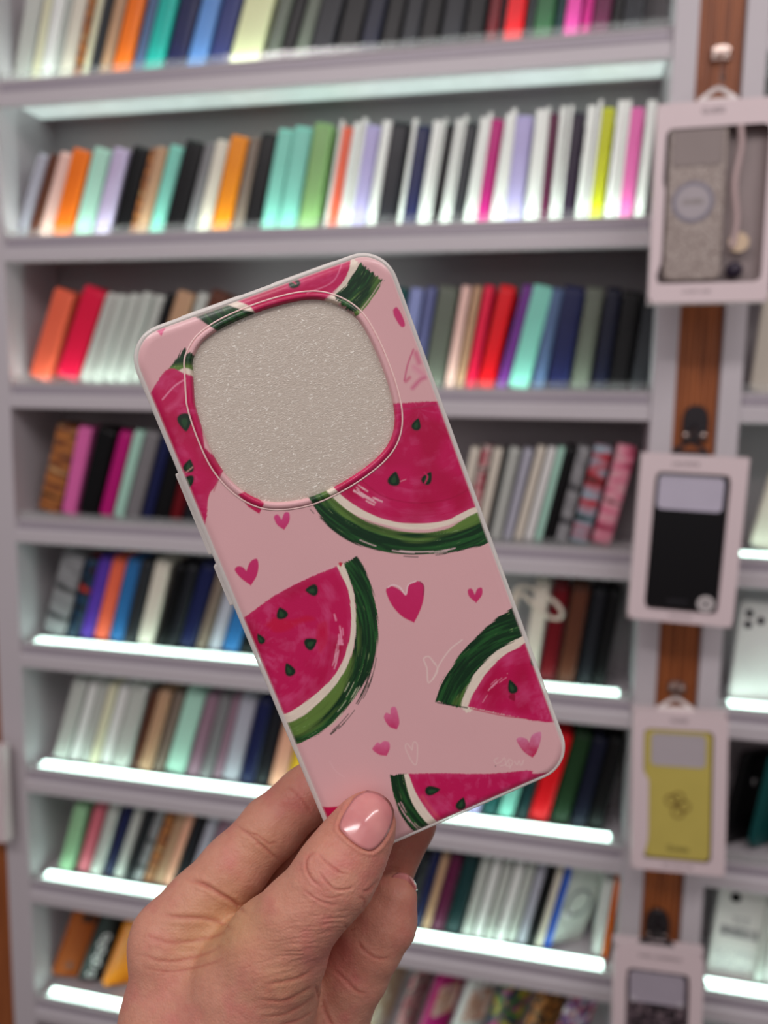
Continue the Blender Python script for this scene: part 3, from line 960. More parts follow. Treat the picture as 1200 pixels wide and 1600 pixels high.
fr4 = [(0.15, 0.135), (0.85, 0.135), (0.85, 0.945), (0.15, 0.945)]
hanging_box((959, 1474), (1101, 1492), (944, 1722), Y4, 'grey pink card box with a dark lace case, lowest on the pilaster', 0.022, fr4,
            [('KARL LAGERFELD', 0.52, 0.052, 0.0078, 0)], [], content4, tabx=0.48, tabm=blackm)

hook((1126, 84), (1128, 132), Y1, 'chrome hook holding the glitter case box')
hook((1086, 662), (1081, 694), Y2, 'dark hook above the box with the black case', dark=True)
hook((1057, 1072), (1056, 1092), Y3, 'small chrome hook holding the mustard yellow case box')
hook((1027, 1444), (1029, 1464), Y4, 'dark hook above the box with the lace case', dark=True)

# corner of a white carton at the photo's left edge
a = hit(8, 1318, -0.05)
bm = bmesh.new(); bm_box(bm, a[0] - 0.11, a[0], -0.05, -0.028, a[2], a[2] + 0.19, 0.001)
tag(link_bm('hanging_carton', bm, cardm), 'pale carton hanging at the far left edge over the wood', 'box')

# ------------------------------------------------------------------ the held phone case
def vnoise(x, y, seed=0):
    """smooth value noise in 0..1"""
    xi, yi = np.floor(x).astype(np.int64), np.floor(y).astype(np.int64)
    fx, fy = x - xi, y - yi
    fx, fy = fx * fx * (3 - 2 * fx), fy * fy * (3 - 2 * fy)
    def h(a, b):
        v = (a * 374761393 + b * 668265263 + seed * 1442695041) & 0xFFFFFFFF
        v = ((v ^ (v >> 13)) * 1274126177) & 0xFFFFFFFF
        return ((v ^ (v >> 16)) & 0xFFFF) / 65535.0
    return (h(xi, yi) * (1 - fx) + h(xi + 1, yi) * fx) * (1 - fy) + (h(xi, yi + 1) * (1 - fx) + h(xi + 1, yi + 1) * fx) * fy


def fbm(x, y, seed=0, o=3):
    s = 0; a = 0.5; t = 0
    for k in range(o):
        s = s + a * vnoise(x * 2 ** k, y * 2 ** k, seed + k * 17); t += a; a *= 0.5
    return s / t


def spline(pts, n=8):
    p = np.array(pts, float)
    if len(p) < 3: return [tuple(q) for q in p]
    q = np.vstack([2 * p[0] - p[1], p, 2 * p[-1] - p[-2]])
    out = []
    for i in range(1, len(q) - 2):
        for t in np.linspace(0, 1, n, endpoint=False):
            a, b, c, d = q[i - 1], q[i], q[i + 1], q[i + 2]
            out.append(tuple(0.5 * ((2 * b) + (c - a) * t + (2 * a - 5 * b + 4 * c - d) * t * t + (3 * b - a - 3 * c + d) * t ** 3)))
    out.append(tuple(p[-1]))
    return out


def shape(*strokes):
    out = []
    for s in strokes: out += spline(s)
    return np.array(out)


def polysdf(P, poly):
    """signed distance, negative inside"""
    d = np.full(len(P), 1e9); ins = np.zeros(len(P), bool)
    n = len(poly)
    for i in range(n):
        a, b = poly[i], poly[(i + 1) % n]
        e = b - a; L = e @ e
        if L < 1e-9: continue
        w_ = P - a
        t = np.clip((w_ @ e) / L, 0, 1)
        q = w_ - t[:, None] * e
        d = np.minimum(d, (q * q).sum(1))
        c = (a[1] <= P[:, 1]) != (b[1] <= P[:, 1])
        if c.any():
            xx = a[0] + (P[:, 1] - a[1]) / (b[1] - a[1] if b[1] != a[1] else 1e-9) * e[0]
            ins ^= c & (P[:, 0] < xx)
    d = np.sqrt(d)
    return np.where(ins, -d, d)


# pose of the case: its axes and centre in camera space (x right, y up, forward)
CW, CH = 0.0768, 0.1648
_u = np.array([0.9252, 0.3660, -0.0899]); _u /= np.linalg.norm(_u)
_v = np.array([-0.3690, 0.9195, 0.1412]); _v -= _u * (_v @ _u); _v /= np.linalg.norm(_v)
_n = np.cross(_u, _v)
_c = np.array([-0.00611, -0.01558, -0.2288])
CASE3 = np.array([MW @ _u, MW @ _v, MW @ _n]).T
CASEC = CAM + MW @ _c
MC = Matrix(((*CASE3[0], CASEC[0]), (*CASE3[1], CASEC[1]), (*CASE3[2], CASEC[2]), (0, 0, 0, 1)))


def uv2px(u, v):
    p = _c[None] + u[:, None] * _u + v[:, None] * _v
    return np.c_[600 + F * p[:, 0] / -p[:, 2], 800 - F * p[:, 1] / -p[:, 2]]


def px2uv(pts):
    out = []
    for x, y in pts:
        r = np.array([(x - 600) / F, -(y - 800) / F, -1.0])
        t = (_c @ _n) / (r @ _n); p = r * t - _c
        out.append((p @ _u, p @ _v))
    return np.array(out)


def case_depth(x, y):            # forward distance of the case's front face at a pixel
    r = np.array([(x - 600) / F, -(y - 800) / F, -1.0])
    return (_c @ _n) / (r @ _n)


held = empty('watermelon_phone_case', mw=MC)
tag(held, 'pink watermelon phone case with hearts and clear edges held up in a hand', 'phone case')
INX, INL = 0.0014, 0.0017        # margin of clear edge round the printed panel
PW0, PW1, PH = -CW / 2 + INL, CW / 2 - INX, CH / 2 - INX
winpx = [(300.5, 574), (304, 628), (323, 687), (346, 732), (380, 767), (422, 784), (480, 778), (536, 753), (588, 716), (612, 682), (616, 641),
         (602, 587), (577, 528), (551, 491), (513, 471), (472, 469), (413, 484), (355, 508), (320, 531), (305, 553)]
wuv = px2uv(winpx)
WIN = np.array(spline([tuple(p) for p in np.vstack([wuv, wuv[:3]])], 6))
WIN = WIN[6:len(WIN) - 2 * 6 - 1]


def rr_sdf(u, v, r=0.0085):
    cx, hx = (PW0 + PW1) / 2, (PW1 - PW0) / 2
    qx, qy = np.abs(u - cx) - hx + r, np.abs(v) - PH + r
    return np.hypot(np.maximum(qx, 0), np.maximum(qy, 0)) + np.minimum(np.maximum(qx, qy), 0) - r


STEP = 0.00021
nx, ny = int((PW1 - PW0) / STEP) + 2, int(2 * PH / STEP) + 2
gu = np.linspace(PW0, PW1, nx); gv = np.linspace(-PH, PH, ny)
GU, GV = np.meshgrid(gu, gv); U, V_ = GU.ravel(), GV.ravel()
sd_out = rr_sdf(U, V_)
near = (U > WIN[:, 0].min() - 0.006) & (U < WIN[:, 0].max() + 0.006) & (V_ > WIN[:, 1].min() - 0.006) & (V_ < WIN[:, 1].max() + 0.006)
sd_win = np.full(len(U), 0.02)
sd_win[near] = polysdf(np.c_[U[near], V_[near]], WIN)
keep = (sd_out < 0) & (sd_win > 0)
idx = np.arange(nx * ny).reshape(ny, nx)
quads = np.stack([idx[:-1, :-1], idx[:-1, 1:], idx[1:, 1:], idx[1:, :-1]], -1).reshape(-1, 4)
quads = quads[keep[quads].any(1) & ((sd_win[quads] > -STEP * 1.6).all(1)) & ((sd_out[quads] < STEP * 1.6).all(1))]
# pull stray vertices back on to the two outlines
P2 = np.c_[U, V_].copy()
def grad(fn, p, e=1e-5):
    g = np.c_[fn(p[:, 0] + e, p[:, 1]) - fn(p[:, 0] - e, p[:, 1]), fn(p[:, 0], p[:, 1] + e) - fn(p[:, 0], p[:, 1] - e)]
    return g / np.maximum(np.linalg.norm(g, axis=1, keepdims=True), 1e-9)
used = np.zeros(len(U), bool); used[quads.ravel()] = True
s = used & (sd_out > 0); P2[s] -= grad(rr_sdf, P2[s]) * sd_out[s][:, None]
s = used & (sd_win < 0)
wf = lambda a, b: polysdf(np.c_[a, b], WIN)
P2[s] -= grad(wf, P2[s]) * sd_win[s][:, None]
remap = np.cumsum(used) - 1
quads = remap[quads]; P2 = P2[used]; so = np.minimum(sd_out[used], 0); sw = np.maximum(sd_win[used], 0)
# relief: soft fall towards the rim, raised lip round the camera opening
relief = -0.00075 * np.clip(1 + so / 0.0024, 0, 1) ** 2.2
t = sw / 0.0019
relief = relief + np.where(t < 1, 0.0007 * np.sqrt(np.clip(1 - (2 * t - 1) ** 2, 0, 1)) * 0.9 + 0.0000, 0)
relief = relief - 0.0010 * np.clip(1 - sw / 0.0005, 0, 1)
XY = uv2px(P2[:, 0], P2[:, 1])

# --- the print, painted per vertex in the panel's own plane
BASE = lin((226, 178, 180))
colr = np.repeat(BASE[None], len(XY), 0)
colr *= (0.985 + 0.03 * fbm(XY[:, 0] / 60, XY[:, 1] / 60, 5))[:, None]


def blend(mask_idx, a, c):
    colr[mask_idx] = colr[mask_idx] * (1 - a[:, None]) + c * a[:, None]


def paint(poly, col, aa=0.8, fray=None, pad=8, alpha=1.0):
    lo, hi = poly.min(0) - pad, poly.max(0) + pad
    m = np.where((XY[:, 0] > lo[0]) & (XY[:, 0] < hi[0]) & (XY[:, 1] > lo[1]) & (XY[:, 1] < hi[1]))[0]
    if not len(m): return
    p = XY[m]; d = polysdf(p, poly)
    if fray is not None: d = d + fray(p)
    a = np.clip(0.5 - d / (2 * aa), 0, 1) * alpha
    c = col(p, d) if callable(col) else np.repeat(lin(col)[None], len(m), 0)
    blend(m, a, c)


def polar(p, c):
    q = p - np.array(c); return np.hypot(q[:, 0], q[:, 1]), np.arctan2(q[:, 1], q[:, 0])


def flesh(c, seed, dark=0.5):
    A, B, D = lin((200, 20, 88)), lin((214, 74, 128)), lin((178, 4, 62))
    def f(p, d):
        r, th = polar(p, c)
        n = fbm(r / 16, th * 5, seed); n2 = fbm(p[:, 0] / 48, p[:, 1] / 48, seed + 3, 2)
        n3 = fbm(r / 2.2, th * 9, seed + 9, 2)
        k = np.clip((n - 0.48) * 2.6 + (n3 - 0.5) * 0.55, 0, 1)[:, None] * 0.75
        k2 = np.clip((n2 - 0.5) * 3.2, 0, 1)[:, None] * 0.75
        edge = np.clip(1 + d / 9, 0, 1)[:, None] * 0.25
        col = A * (1 - k) + B * k
        col = col * (1 - k2) + D * k2
        col = col * (1 - edge) + B * edge
        return col
    return f


def rind(c, r_in, r_out, seed):
    G0, G1, G2 = lin((14, 50, 26)), lin((38, 96, 44)), lin((112, 146, 66))
    def f(p, d):
        r, th = polar(p, c)
        t = (r - r_in) / (r_out - r_in)
        s1 = fbm(r / 3.0, th * 4.0, seed); s2 = fbm(r / 7, th * 2.5, seed + 5); s3 = fbm(r / 1.6, th * 7, seed + 7, 2)
        k = np.clip((s1 - 0.47) * 3 + (s2 - 0.5) * 1.6, 0, 1)[:, None]
        col = G0 * (1 - k * 0.8) + G1 * k * 0.8
        k2 = np.clip((0.34 - t + (s2 - 0.5) * 0.9) * 3.0, 0, 1)[:, None] * 0.75
        col = col * (1 - k2) + G2 * k2
        k3 = np.clip((s3 - 0.80) * 8, 0, 1)[:, None] * 0.55
        return col * (1 - k3) + lin((150, 180, 120)) * k3
    return f


def frayed(c, seed, amp=3.0, only=None):
    def f(p):
        r, th = polar(p, c)
        n = fbm(r / 1.5, th * 6, seed, 2)
        return (n - 0.5) * amp
    return f


CREAM = (238, 224, 206)


def creamf(c, seed):
    def f(p, d):
        r, th = polar(p, c); n = fbm(r / 1.8, th * 8, seed, 2)[:, None]
        return lin(CREAM) * (0.90 + 0.16 * n)
    return f


def drop(x, y, L, w_, ang):
    """seed outline, pointed end towards ang (degrees, image sense)"""
    a = math.radians(ang); out = []
    for t in np.linspace(0, 2 * math.pi, 26, endpoint=False):
        lx = math.cos(t) * L / 2; ly = math.sin(t) * w_ / 2 * (1 - 0.55 * math.cos(t)) * 1.05
        out.append((x + lx * math.cos(a) - ly * math.sin(a), y + lx * math.sin(a) + ly * math.cos(a)))
    return np.array(out)


def seed(x, y, L, w_, ang, light=True):
    paint(drop(x, y, L + 2.5, w_ + 2.5, ang), (150, 30, 66), 1.0, alpha=0.7)
    paint(drop(x, y, L, w_, ang), (22, 44, 30), 0.7)
    if light:
        paint(drop(x - 0.5, y + 1, L * 0.55, w_ * 0.42, ang), (46, 92, 52), 1.2, alpha=0.55)


def heart_poly(x, y, wd, ht, ang, lean=0.0):
    out = []
    for t in np.linspace(0, 2 * math.pi, 60, endpoint=False):
        hx = 16 * math.sin(t) ** 3 / 17.0
        hy = -(13 * math.cos(t) - 5 * math.cos(2 * t) - 2 * math.cos(3 * t) - math.cos(4 * t)) / 15.0
        hx *= wd / 2; hy *= ht / 2
        hx += lean * hy
        a = math.radians(ang)
        out.append((x + hx * math.cos(a) - hy * math.sin(a), y + hx * math.sin(a) + hy * math.cos(a)))
    return np.array(out)


def stroke_px(pts, w_, col, alpha=1.0, aa=0.8):
    pts = np.array(spline(pts, 6))
    lo, hi = pts.min(0) - 6, pts.max(0) + 6
    m = np.where((XY[:, 0] > lo[0]) & (XY[:, 0] < hi[0]) & (XY[:, 1] > lo[1]) & (XY[:, 1] < hi[1]))[0]
    if not len(m): return
    p = XY[m]; d = np.full(len(p), 1e9)
    for a, b in zip(pts[:-1], pts[1:]):
        e = b - a; L = max(e @ e, 1e-9)
        tt = np.clip(((p - a) @ e) / L, 0, 1); q = p - a - tt[:, None] * e
        d = np.minimum(d, np.hypot(q[:, 0], q[:, 1]))
    a_ = np.clip(0.5 - (d - w_ / 2) / (2 * aa), 0, 1) * alpha
    blend(m, a_, np.repeat(lin(col)[None], len(m), 0))


def arcs(c, r, a0, a1, n, w_, col, seed_, alpha=0.9, spread=4):
    """loose brush hairs along an arc"""
    rnd = random.Random(seed_)
    for k in range(n):
        s0 = rnd.uniform(a0, a1); ln = rnd.uniform(0.05, 0.2); rr = r + rnd.uniform(-spread, spread)
        stroke_px([(c[0] + rr * math.cos(a), c[1] + rr * math.sin(a)) for a in np.linspace(s0, min(a1, s0 + ln), 4)], w_ * rnd.uniform(0.6, 1.2), col, alpha)


# slice right of the camera opening
c = (655, 640)
paint(shape([(476, 765), (486, 784), (512, 822), (545, 846), (590, 860), (640, 867), (700, 864), (762, 850), (800, 840)], [(800, 800), (745, 800), (700, 826), (650, 832), (600, 824), (552, 803), (515, 770), (505, 755)]),
      rind(c, 192, 230, 11), 0.8, frayed(c, 3, 4))
paint(shape([(498, 752), (520, 778), (552, 802), (600, 820), (640, 827), (690, 824), (742, 803), (790, 780)], [(790, 700), (700, 800), (560, 780), (500, 740)]), creamf(c, 4), 0.8, frayed(c, 6, 3.5))
paint(shape([(596, 632), (640, 629), (720, 625)], [(800, 790), (742, 793), (700, 812), (650, 818), (600, 811), (552, 788), (522, 762), (505, 740)]), flesh(c, 21), 0.8, frayed(c, 8, 2.5))
stroke_px([(612, 640), (650, 637), (705, 628)], 1.6, (168, 60, 96), 0.5)
stroke_px([(566, 752), (600, 776), (650, 786), (700, 780), (738, 762)], 1.6, (160, 4, 56), 0.55)
arcs(c, 158, 1.95, 2.25, 12, 2.2, (244, 196, 204), 5, 0.75, 7)
arcs(c, 172, 0.55, 1.0, 10, 1.8, (240, 176, 194), 6, 0.7, 8)
arcs(c, 228, 0.9, 2.4, 16, 1.4, (20, 50, 30), 7, 0.9, 4)
arcs(c, 224, 1.3, 2.2, 8, 1.6, (226, 196, 196), 8, 0.9, 2)
seed(651, 663, 19, 12, -75); seed(616, 748, 22, 16, -78); seed(668, 747, 21, 13, -60)
stroke_px([(626, 752), (634, 749)], 1.5, (232, 150, 170), 0.8)
stroke_px([(663, 738), (668, 745), (664, 755)], 2.4, (214, 40, 100), 0.9)

# slice at the left middle
c = (400, 1000)
paint(shape([(536, 880), (557, 870)], [(557, 870), (572, 893), (583, 925), (590, 965), (589, 1010), (578, 1050), (558, 1085), (530, 1120), (500, 1145), (462, 1164), (430, 1180)], [(430, 1130), (455, 1127), (490, 1104), (528, 1062), (550, 1020), (556, 975), (553, 930), (536, 880)]),
      rind(c, 150, 190, 31), 0.8, frayed(c, 13, 4.5))
paint(shape([(526, 884), (537, 880)], [(537, 880), (552, 925), (556, 975), (550, 1020), (530, 1062), (490, 1106), (455, 1128), (430, 1135)], [(430, 1110), (480, 1080), (530, 1020), (540, 960), (526, 884)]), creamf(c, 14), 0.8, frayed(c, 16, 3))
paint(shape([(360, 985), (378, 968), (430, 930), (478, 905), (526, 885)], [(526, 885), (543, 920), (549, 965), (544, 1008), (525, 1052), (490, 1087), (446, 1116), (420, 1120)], [(420, 1120), (360, 985)]), flesh((395, 1010), 41), 0.8, frayed(c, 18, 2))
paint(shape([(414, 976), (430, 965), (455, 968), (480, 962), (492, 968), (470, 974), (450, 985), (430, 988), (414, 976)]), (206, 14, 52), 3.0, alpha=0.6)
paint(shape([(496, 975), (510, 972), (512, 1000), (500, 1020), (494, 1000)]), (202, 10, 56), 3.0, alpha=0.55)
arcs(c, 132, -0.32, 0.05, 14, 2.6, (240, 150, 180), 15, 0.75, 5)
arcs(c, 128, 0.05, 0.35, 8, 2.0, (238, 170, 190), 16, 0.6, 4)
stroke_px([(432, 928), (478, 903), (520, 885)], 1.4, (238, 176, 190), 0.8)
arcs(c, 188, -0.3, 0.9, 18, 1.5, (16, 44, 26), 17, 0.9, 3)
arcs(c, 170, 0.3, 0.9, 7, 1.4, (196, 206, 170), 18, 0.7, 10)
paint(drop(532, 882, 7, 5, 90), (206, 40, 70), 1.0)
for q in ((487, 922, 19, 15, 180), (440, 958, 18, 15, -110), (407, 998, 17, 9, -120), (486, 1005, 20, 16, -30), (452, 1046, 21, 13, -115)): seed(*q)

# slice at the right
c = (850, 1150)
paint(shape([(682, 1096), (690, 1068), (704, 1043), (727, 1013), (757, 982), (800, 950), (830, 935)], [(850, 990), (817, 998), (790, 1012), (765, 1032), (742, 1058), (728, 1085), (722, 1106)], [(722, 1106), (682, 1096)]), rind(c, 130, 172, 51), 0.8, frayed(c, 23, 5))
paint(shape([(720, 1106), (727, 1080), (744, 1050), (770, 1022), (800, 1003), (840, 985)], [(860, 1010), (800, 1030), (760, 1080), (735, 1112), (720, 1106)]), creamf(c, 24), 0.8, frayed(c, 26, 4))
paint(shape([(731, 1104), (742, 1080), (760, 1052), (785, 1026), (812, 1010), (840, 996)], [(880, 1010), (880, 1130), (866, 1128)], [(866, 1128), (840, 1127), (790, 1117), (731, 1104)]), flesh(c, 61), 0.8, frayed(c, 28, 3))
stroke_px([(735, 1107), (790, 1119), (840, 1124), (872, 1130)], 1.8, (196, 20, 84), 0.85)
stroke_px([(684, 1098), (730, 1106)], 2.0, (16, 44, 26), 0.9)
arcs(c, 168, -2.8, -1.9, 16, 1.5, (16, 44, 26), 27, 0.9, 5)
arcs(c, 112, -2.7, -2.1, 8, 1.6, (240, 160, 184), 29, 0.6, 5)
seed(800, 1073, 22, 12, -110); seed(834, 1033, 16, 8, -105, False); paint(drop(801, 1090, 12, 9, 60), (150, 4, 50), 1.0, alpha=0.9)

# slice at the bottom
c = (760, 1190)
paint(shape([(610, 1211), (634, 1210)], [(634, 1210), (640, 1240), (655, 1270), (688, 1302)], [(688, 1330), (660, 1312), (634, 1285), (617, 1250), (610, 1211)]), rind(c, 122, 152, 71), 0.8, frayed(c, 33, 4))
paint(shape([(631, 1210), (640, 1209)], [(640, 1209), (650, 1240), (668, 1268), (694, 1298), (700, 1310)], [(685, 1305), (655, 1272), (640, 1244), (631, 1210)]), creamf(c, 34), 0.8)
paint(shape([(638, 1209), (690, 1208), (760, 1209), (820, 1204), (832, 1205)], [(832, 1205), (834, 1209), (870, 1207)], [(870, 1215), (700, 1310)], [(694, 1298), (668, 1266), (650, 1238), (638, 1209)]), flesh(c, 81), 0.8, frayed(c, 38, 1.5))
stroke_px([(660, 1245), (672, 1262), (690, 1285)], 4, (236, 120, 110), 0.35, 3)
arcs(c, 150, 2.2, 2.7, 8, 1.5, (222, 180, 184), 35, 0.8, 4)
seed(676, 1235, 23, 12, -8); seed(721, 1256, 20, 13, -72)

# slice above the opening
c = (455, 330)
paint(shape([(296, 488), (340, 466), (350, 462)], [(350, 462), (380, 478), (410, 487)], [(430, 480), (400, 500), (345, 520)], [(320, 505), (296, 488)]), rind((470, 380), 60, 150, 91), 0.8, frayed(c, 43, 4))
paint(shape([(338, 468), (356, 460)], [(356, 460), (385, 474), (425, 482)], [(425, 494), (405, 490), (372, 482), (338, 468)]), creamf(c, 44), 0.8)
paint(shape([(350, 463), (420, 430), (500, 402), (540, 396), (552, 402)], [(552, 402), (545, 430), (522, 455), (505, 470)], [(500, 480), (400, 490)], [(390, 478), (370, 470), (350, 463)]), flesh(c, 101), 0.8, frayed(c, 48, 1.5))
paint(shape([(550, 400), (562, 412)], [(562, 412), (546, 450), (525, 480)], [(505, 472), (520, 460), (542, 430), (550, 400)]), creamf((480, 390), 54), 0.8, frayed(c, 49, 3))
paint(shape([(562, 410), (598, 438)], [(598, 438), (586, 462), (558, 494)], [(558, 494), (540, 482), (520, 462)], [(542, 446), (562, 410)]), rind((480, 380), 140, 70, 111), 0.8, frayed((430, 340), 53, 7))
stroke_px([(594, 442), (578, 466), (561, 488)], 1.2, (226, 206, 190), 0.9)
stroke_px([(536, 408), (520, 440), (480, 458)], 2, (240, 140, 176), 0.6)
seed(459, 440, 20, 15, -110); stroke_px([(456, 438), (462, 443)], 2.4, (206, 40, 96), 0.9)

# slice left of the opening
c = (200, 700)
paint(shape([(262, 578), (280, 556), (287, 547), (296, 552), (310, 556)], [(315, 600), (300, 592), (262, 578)]), rind((290, 700), 120, 160, 121), 0.8, lambda p: (fbm((p[:, 0] + p[:, 1] * 0.35) / 2.0, p[:, 1] / 40, 9, 2) - 0.45) * 13 * np.clip((568 - p[:, 1]) / 16, 0, 1))
paint(shape([(276, 580), (290, 575), (305, 582), (304, 592), (286, 590)]), creamf(c, 64), 0.8)
paint(shape([(226, 628), (236, 612), (262, 577), (290, 584), (305, 590)], [(320, 700), (352, 728)], [(352, 728), (342, 748), (334, 762), (326, 775), (322, 812), (310, 850)], [(226, 628)]), flesh((330, 640), 131), 0.8, frayed(c, 58, 2))
stroke_px([(290, 592), (272, 604), (254, 624)], 2.6, (240, 150, 180), 0.8)
stroke_px([(262, 640), (280, 625), (290, 600)], 7, (232, 110, 156), 0.35, 4)
stroke_px([(352, 728), (344, 744), (334, 768)], 1.4, (176, 20, 74), 0.7)
seed(289, 660, 28, 19, 82); seed(295, 728, 20, 14, -80); seed(294, 751, 16, 16, -160)
stroke_px([(291, 738), (301, 730)], 2.2, (214, 160, 150), 0.7)

# small shapes
paint(np.array([(372, 772), (384, 768), (402, 778), (413, 786), (405, 803), (388, 792)]), (196, 22, 84), 0.8)
paint(np.array([(240, 512), (262, 504), (252, 525)]), (214, 60, 122), 1.0)
paint(shape([(614, 484), (620, 480), (628, 492), (633, 508), (626, 510), (616, 494), (614, 484)]), (206, 60, 116), 1.0)
stroke_px([(646, 546), (637, 570), (632, 594)], 3.0, (200, 70, 120), 0.7, 1.2); stroke_px([(650, 552), (655, 566)], 8, (206, 80, 126), 0.6, 3)
stroke_px([(640, 590), (634, 596)], 5, (200, 60, 112), 0.6, 2); stroke_px([(645, 606), (656, 594), (664, 590)], 6, (206, 80, 130), 0.7, 3)
stroke_px([(648, 574), (660, 584)], 9, (222, 130, 160), 0.5, 4)
paint(np.array([(500, 1262), (530, 1260), (545, 1252), (514, 1282), (504, 1284)]), (196, 14, 78), 1.0)
stroke_px([(542, 1251), (556, 1245)], 4.5, (22, 44, 32), 1.0)


def hcol(top, bot, y0, y1):
    a, b = lin(top), lin(bot)
    def f(p, d):
        k = np.clip((p[:, 1] - y0) / (y1 - y0) + (fbm(p[:, 0] / 7, p[:, 1] / 7, 3) - 0.5) * 0.5, 0, 1)[:, None]
        return a * (1 - k) + b * k
    return f


def heart(pts, top, bot, aa=0.9, alpha=1.0):
    h = shape(*pts); paint(h, hcol(top, bot, h[:, 1].min(), h[:, 1].max()), aa, alpha=alpha)


heart([[(385, 892), (391, 878), (401, 873), (404, 884), (401, 900), (392, 915)], [(392, 915), (376, 903), (367, 891), (371, 885), (379, 886), (385, 892)]], (206, 50, 112), (206, 40, 104))
heart([[(440, 812), (445, 801), (452, 802), (452, 815), (444, 828)], [(444, 828), (433, 820), (428, 808), (434, 804), (440, 812)]], (216, 80, 138), (206, 46, 110))
heart([[(634, 930), (638, 914), (651, 908), (662, 914), (662, 935), (656, 955), (647, 973)], [(647, 973), (628, 963), (612, 945), (603, 923), (610, 916), (622, 920), (634, 930)]], (208, 44, 106), (204, 34, 98))
stroke_px([(606, 918), (614, 914), (625, 918), (634, 929), (638, 914), (650, 908)], 1.8, (246, 220, 222), 0.9)
stroke_px([(656, 909), (662, 916), (661, 930)], 1.3, (120, 40, 70), 0.8)
heart([[(742, 929), (746, 920), (753, 919), (753, 930), (744, 942)], [(744, 942), (733, 932), (731, 922), (737, 920), (742, 929)]], (208, 60, 116), (206, 46, 106))
heart([[(610, 1116), (611, 1106), (618, 1105), (622, 1116), (624, 1130), (620, 1140)], [(620, 1140), (608, 1135), (600, 1122), (603, 1114), (610, 1116)]], (226, 120, 160), (204, 60, 112))
heart([[(594, 1162), (600, 1158), (608, 1160), (609, 1170), (604, 1181)], [(604, 1181), (592, 1179), (582, 1171), (586, 1164), (590, 1160), (594, 1162)]], (226, 120, 160), (204, 56, 110))
heart([[(827, 1160), (832, 1148), (845, 1144), (844, 1160), (838, 1176), (832, 1184)], [(832, 1184), (818, 1174), (807, 1157), (812, 1152), (822, 1154), (827, 1160)]], (224, 140, 176), (196, 10, 76))
paint(np.array([(774, 1196), (775, 1197), (774, 1198)]), BASE, 1.0)
W_ = (238, 214, 206)
stroke_px([(680, 1038), (670, 1026), (662, 1030), (667, 1044), (669, 1066), (678, 1058), (688, 1036), (704, 1014), (722, 1000)], 2.2, W_, 0.8)
stroke_px([(680, 1036), (684, 1048), (676, 1062)], 1.8, W_, 0.7)
stroke_px([(644, 1172), (636, 1162), (634, 1170), (645, 1192), (651, 1192), (652, 1164), (646, 1160), (644, 1172)], 1.8, W_, 0.6)
for q in ([(778, 1184), (772, 1188), (776, 1193), (783, 1190), (788, 1184), (790, 1194), (782, 1197)], [(794, 1188), (791, 1196), (798, 1197), (801, 1190), (795, 1187), (797, 1200)], [(804, 1190), (808, 1195), (811, 1189), (814, 1196), (818, 1188), (816, 1195)]):
    stroke_px(q, 1.6, W_, 0.5)
stroke_px([(515, 1190), (524, 1204), (538, 1214)], 1.2, (240, 206, 208), 0.35)
colr = np.clip(colr, 0, 1)
# printing stops short of the rim: the last bit of the panel is clear and pale
k = np.clip((so + 0.0006) / 0.0006, 0, 1)[:, None] * 0.55
colr = colr * (1 - k) + lin((226, 208, 204)) * k

me = bpy.data.meshes.new('printed_panel')
n = len(P2)
me.vertices.add(n); me.vertices.foreach_set('co', np.c_[P2, relief].astype(np.float32).ravel())
me.loops.add(quads.size); me.loops.foreach_set('vertex_index', quads.ravel().astype(np.int32))
me.polygons.add(len(quads)); me.polygons.foreach_set('loop_start', np.arange(0, quads.size, 4, dtype=np.int32))
me.polygons.foreach_set('loop_total', np.full(len(quads), 4, np.int32))
me.polygons.foreach_set('use_smooth', np.ones(len(quads), bool))
me.update(calc_edges=True)
at = me.color_attributes.new('print', 'FLOAT_COLOR', 'POINT')
at.data.foreach_set('color', np.c_[colr, np.ones(n)].astype(np.float32).ravel())
m, nt, b = newmat('watermelon_print')
ca = nt.nodes.new('ShaderNodeVertexColor'); ca.layer_name = 'print'
nt.links.new(ca.outputs[0], b.inputs['Base Color'])
b.inputs['Roughness'].default_value = 0.33; b.inputs['Specular IOR Level'].default_value = 0.45
b.inputs['Coat Weight'].default_value = 0.12; b.inputs['Coat Roughness'].default_value = 0.2
tc = nt.nodes.new('ShaderNodeTexCoord'); ns = nt.nodes.new('ShaderNodeTexNoise'); ns.inputs['Scale'].default_value = 2600
bp = nt.nodes.new('ShaderNodeBump'); bp.inputs['Strength'].default_value = 0.12; bp.inputs['Distance'].default_value = 0.0002
nt.links.new(tc.outputs['Object'], ns.inputs['Vector']); nt.links.new(ns.outputs['Fac'], bp.inputs['Height']); nt.links.new(bp.outputs[0], b.inputs['Normal'])
me.materials.append(m)
panel = bpy.data.objects.new('printed_panel', me); COL.objects.link(panel); panel.parent = held
panel['label'] = 'printed back with watermelon slices and hearts'

# clear side walls: a profile swept round the panel
def sweep(profile, w0, w1, hh, r, n=10):
    cx = (w0 + w1) / 2
    L = []
    for o_, z in profile:
        L.append([(cx + a, b_, z) for a, b_ in roundrect((w1 - w0) + 2 * o_, 2 * hh + 2 * o_, r + o_, n)])
    return L


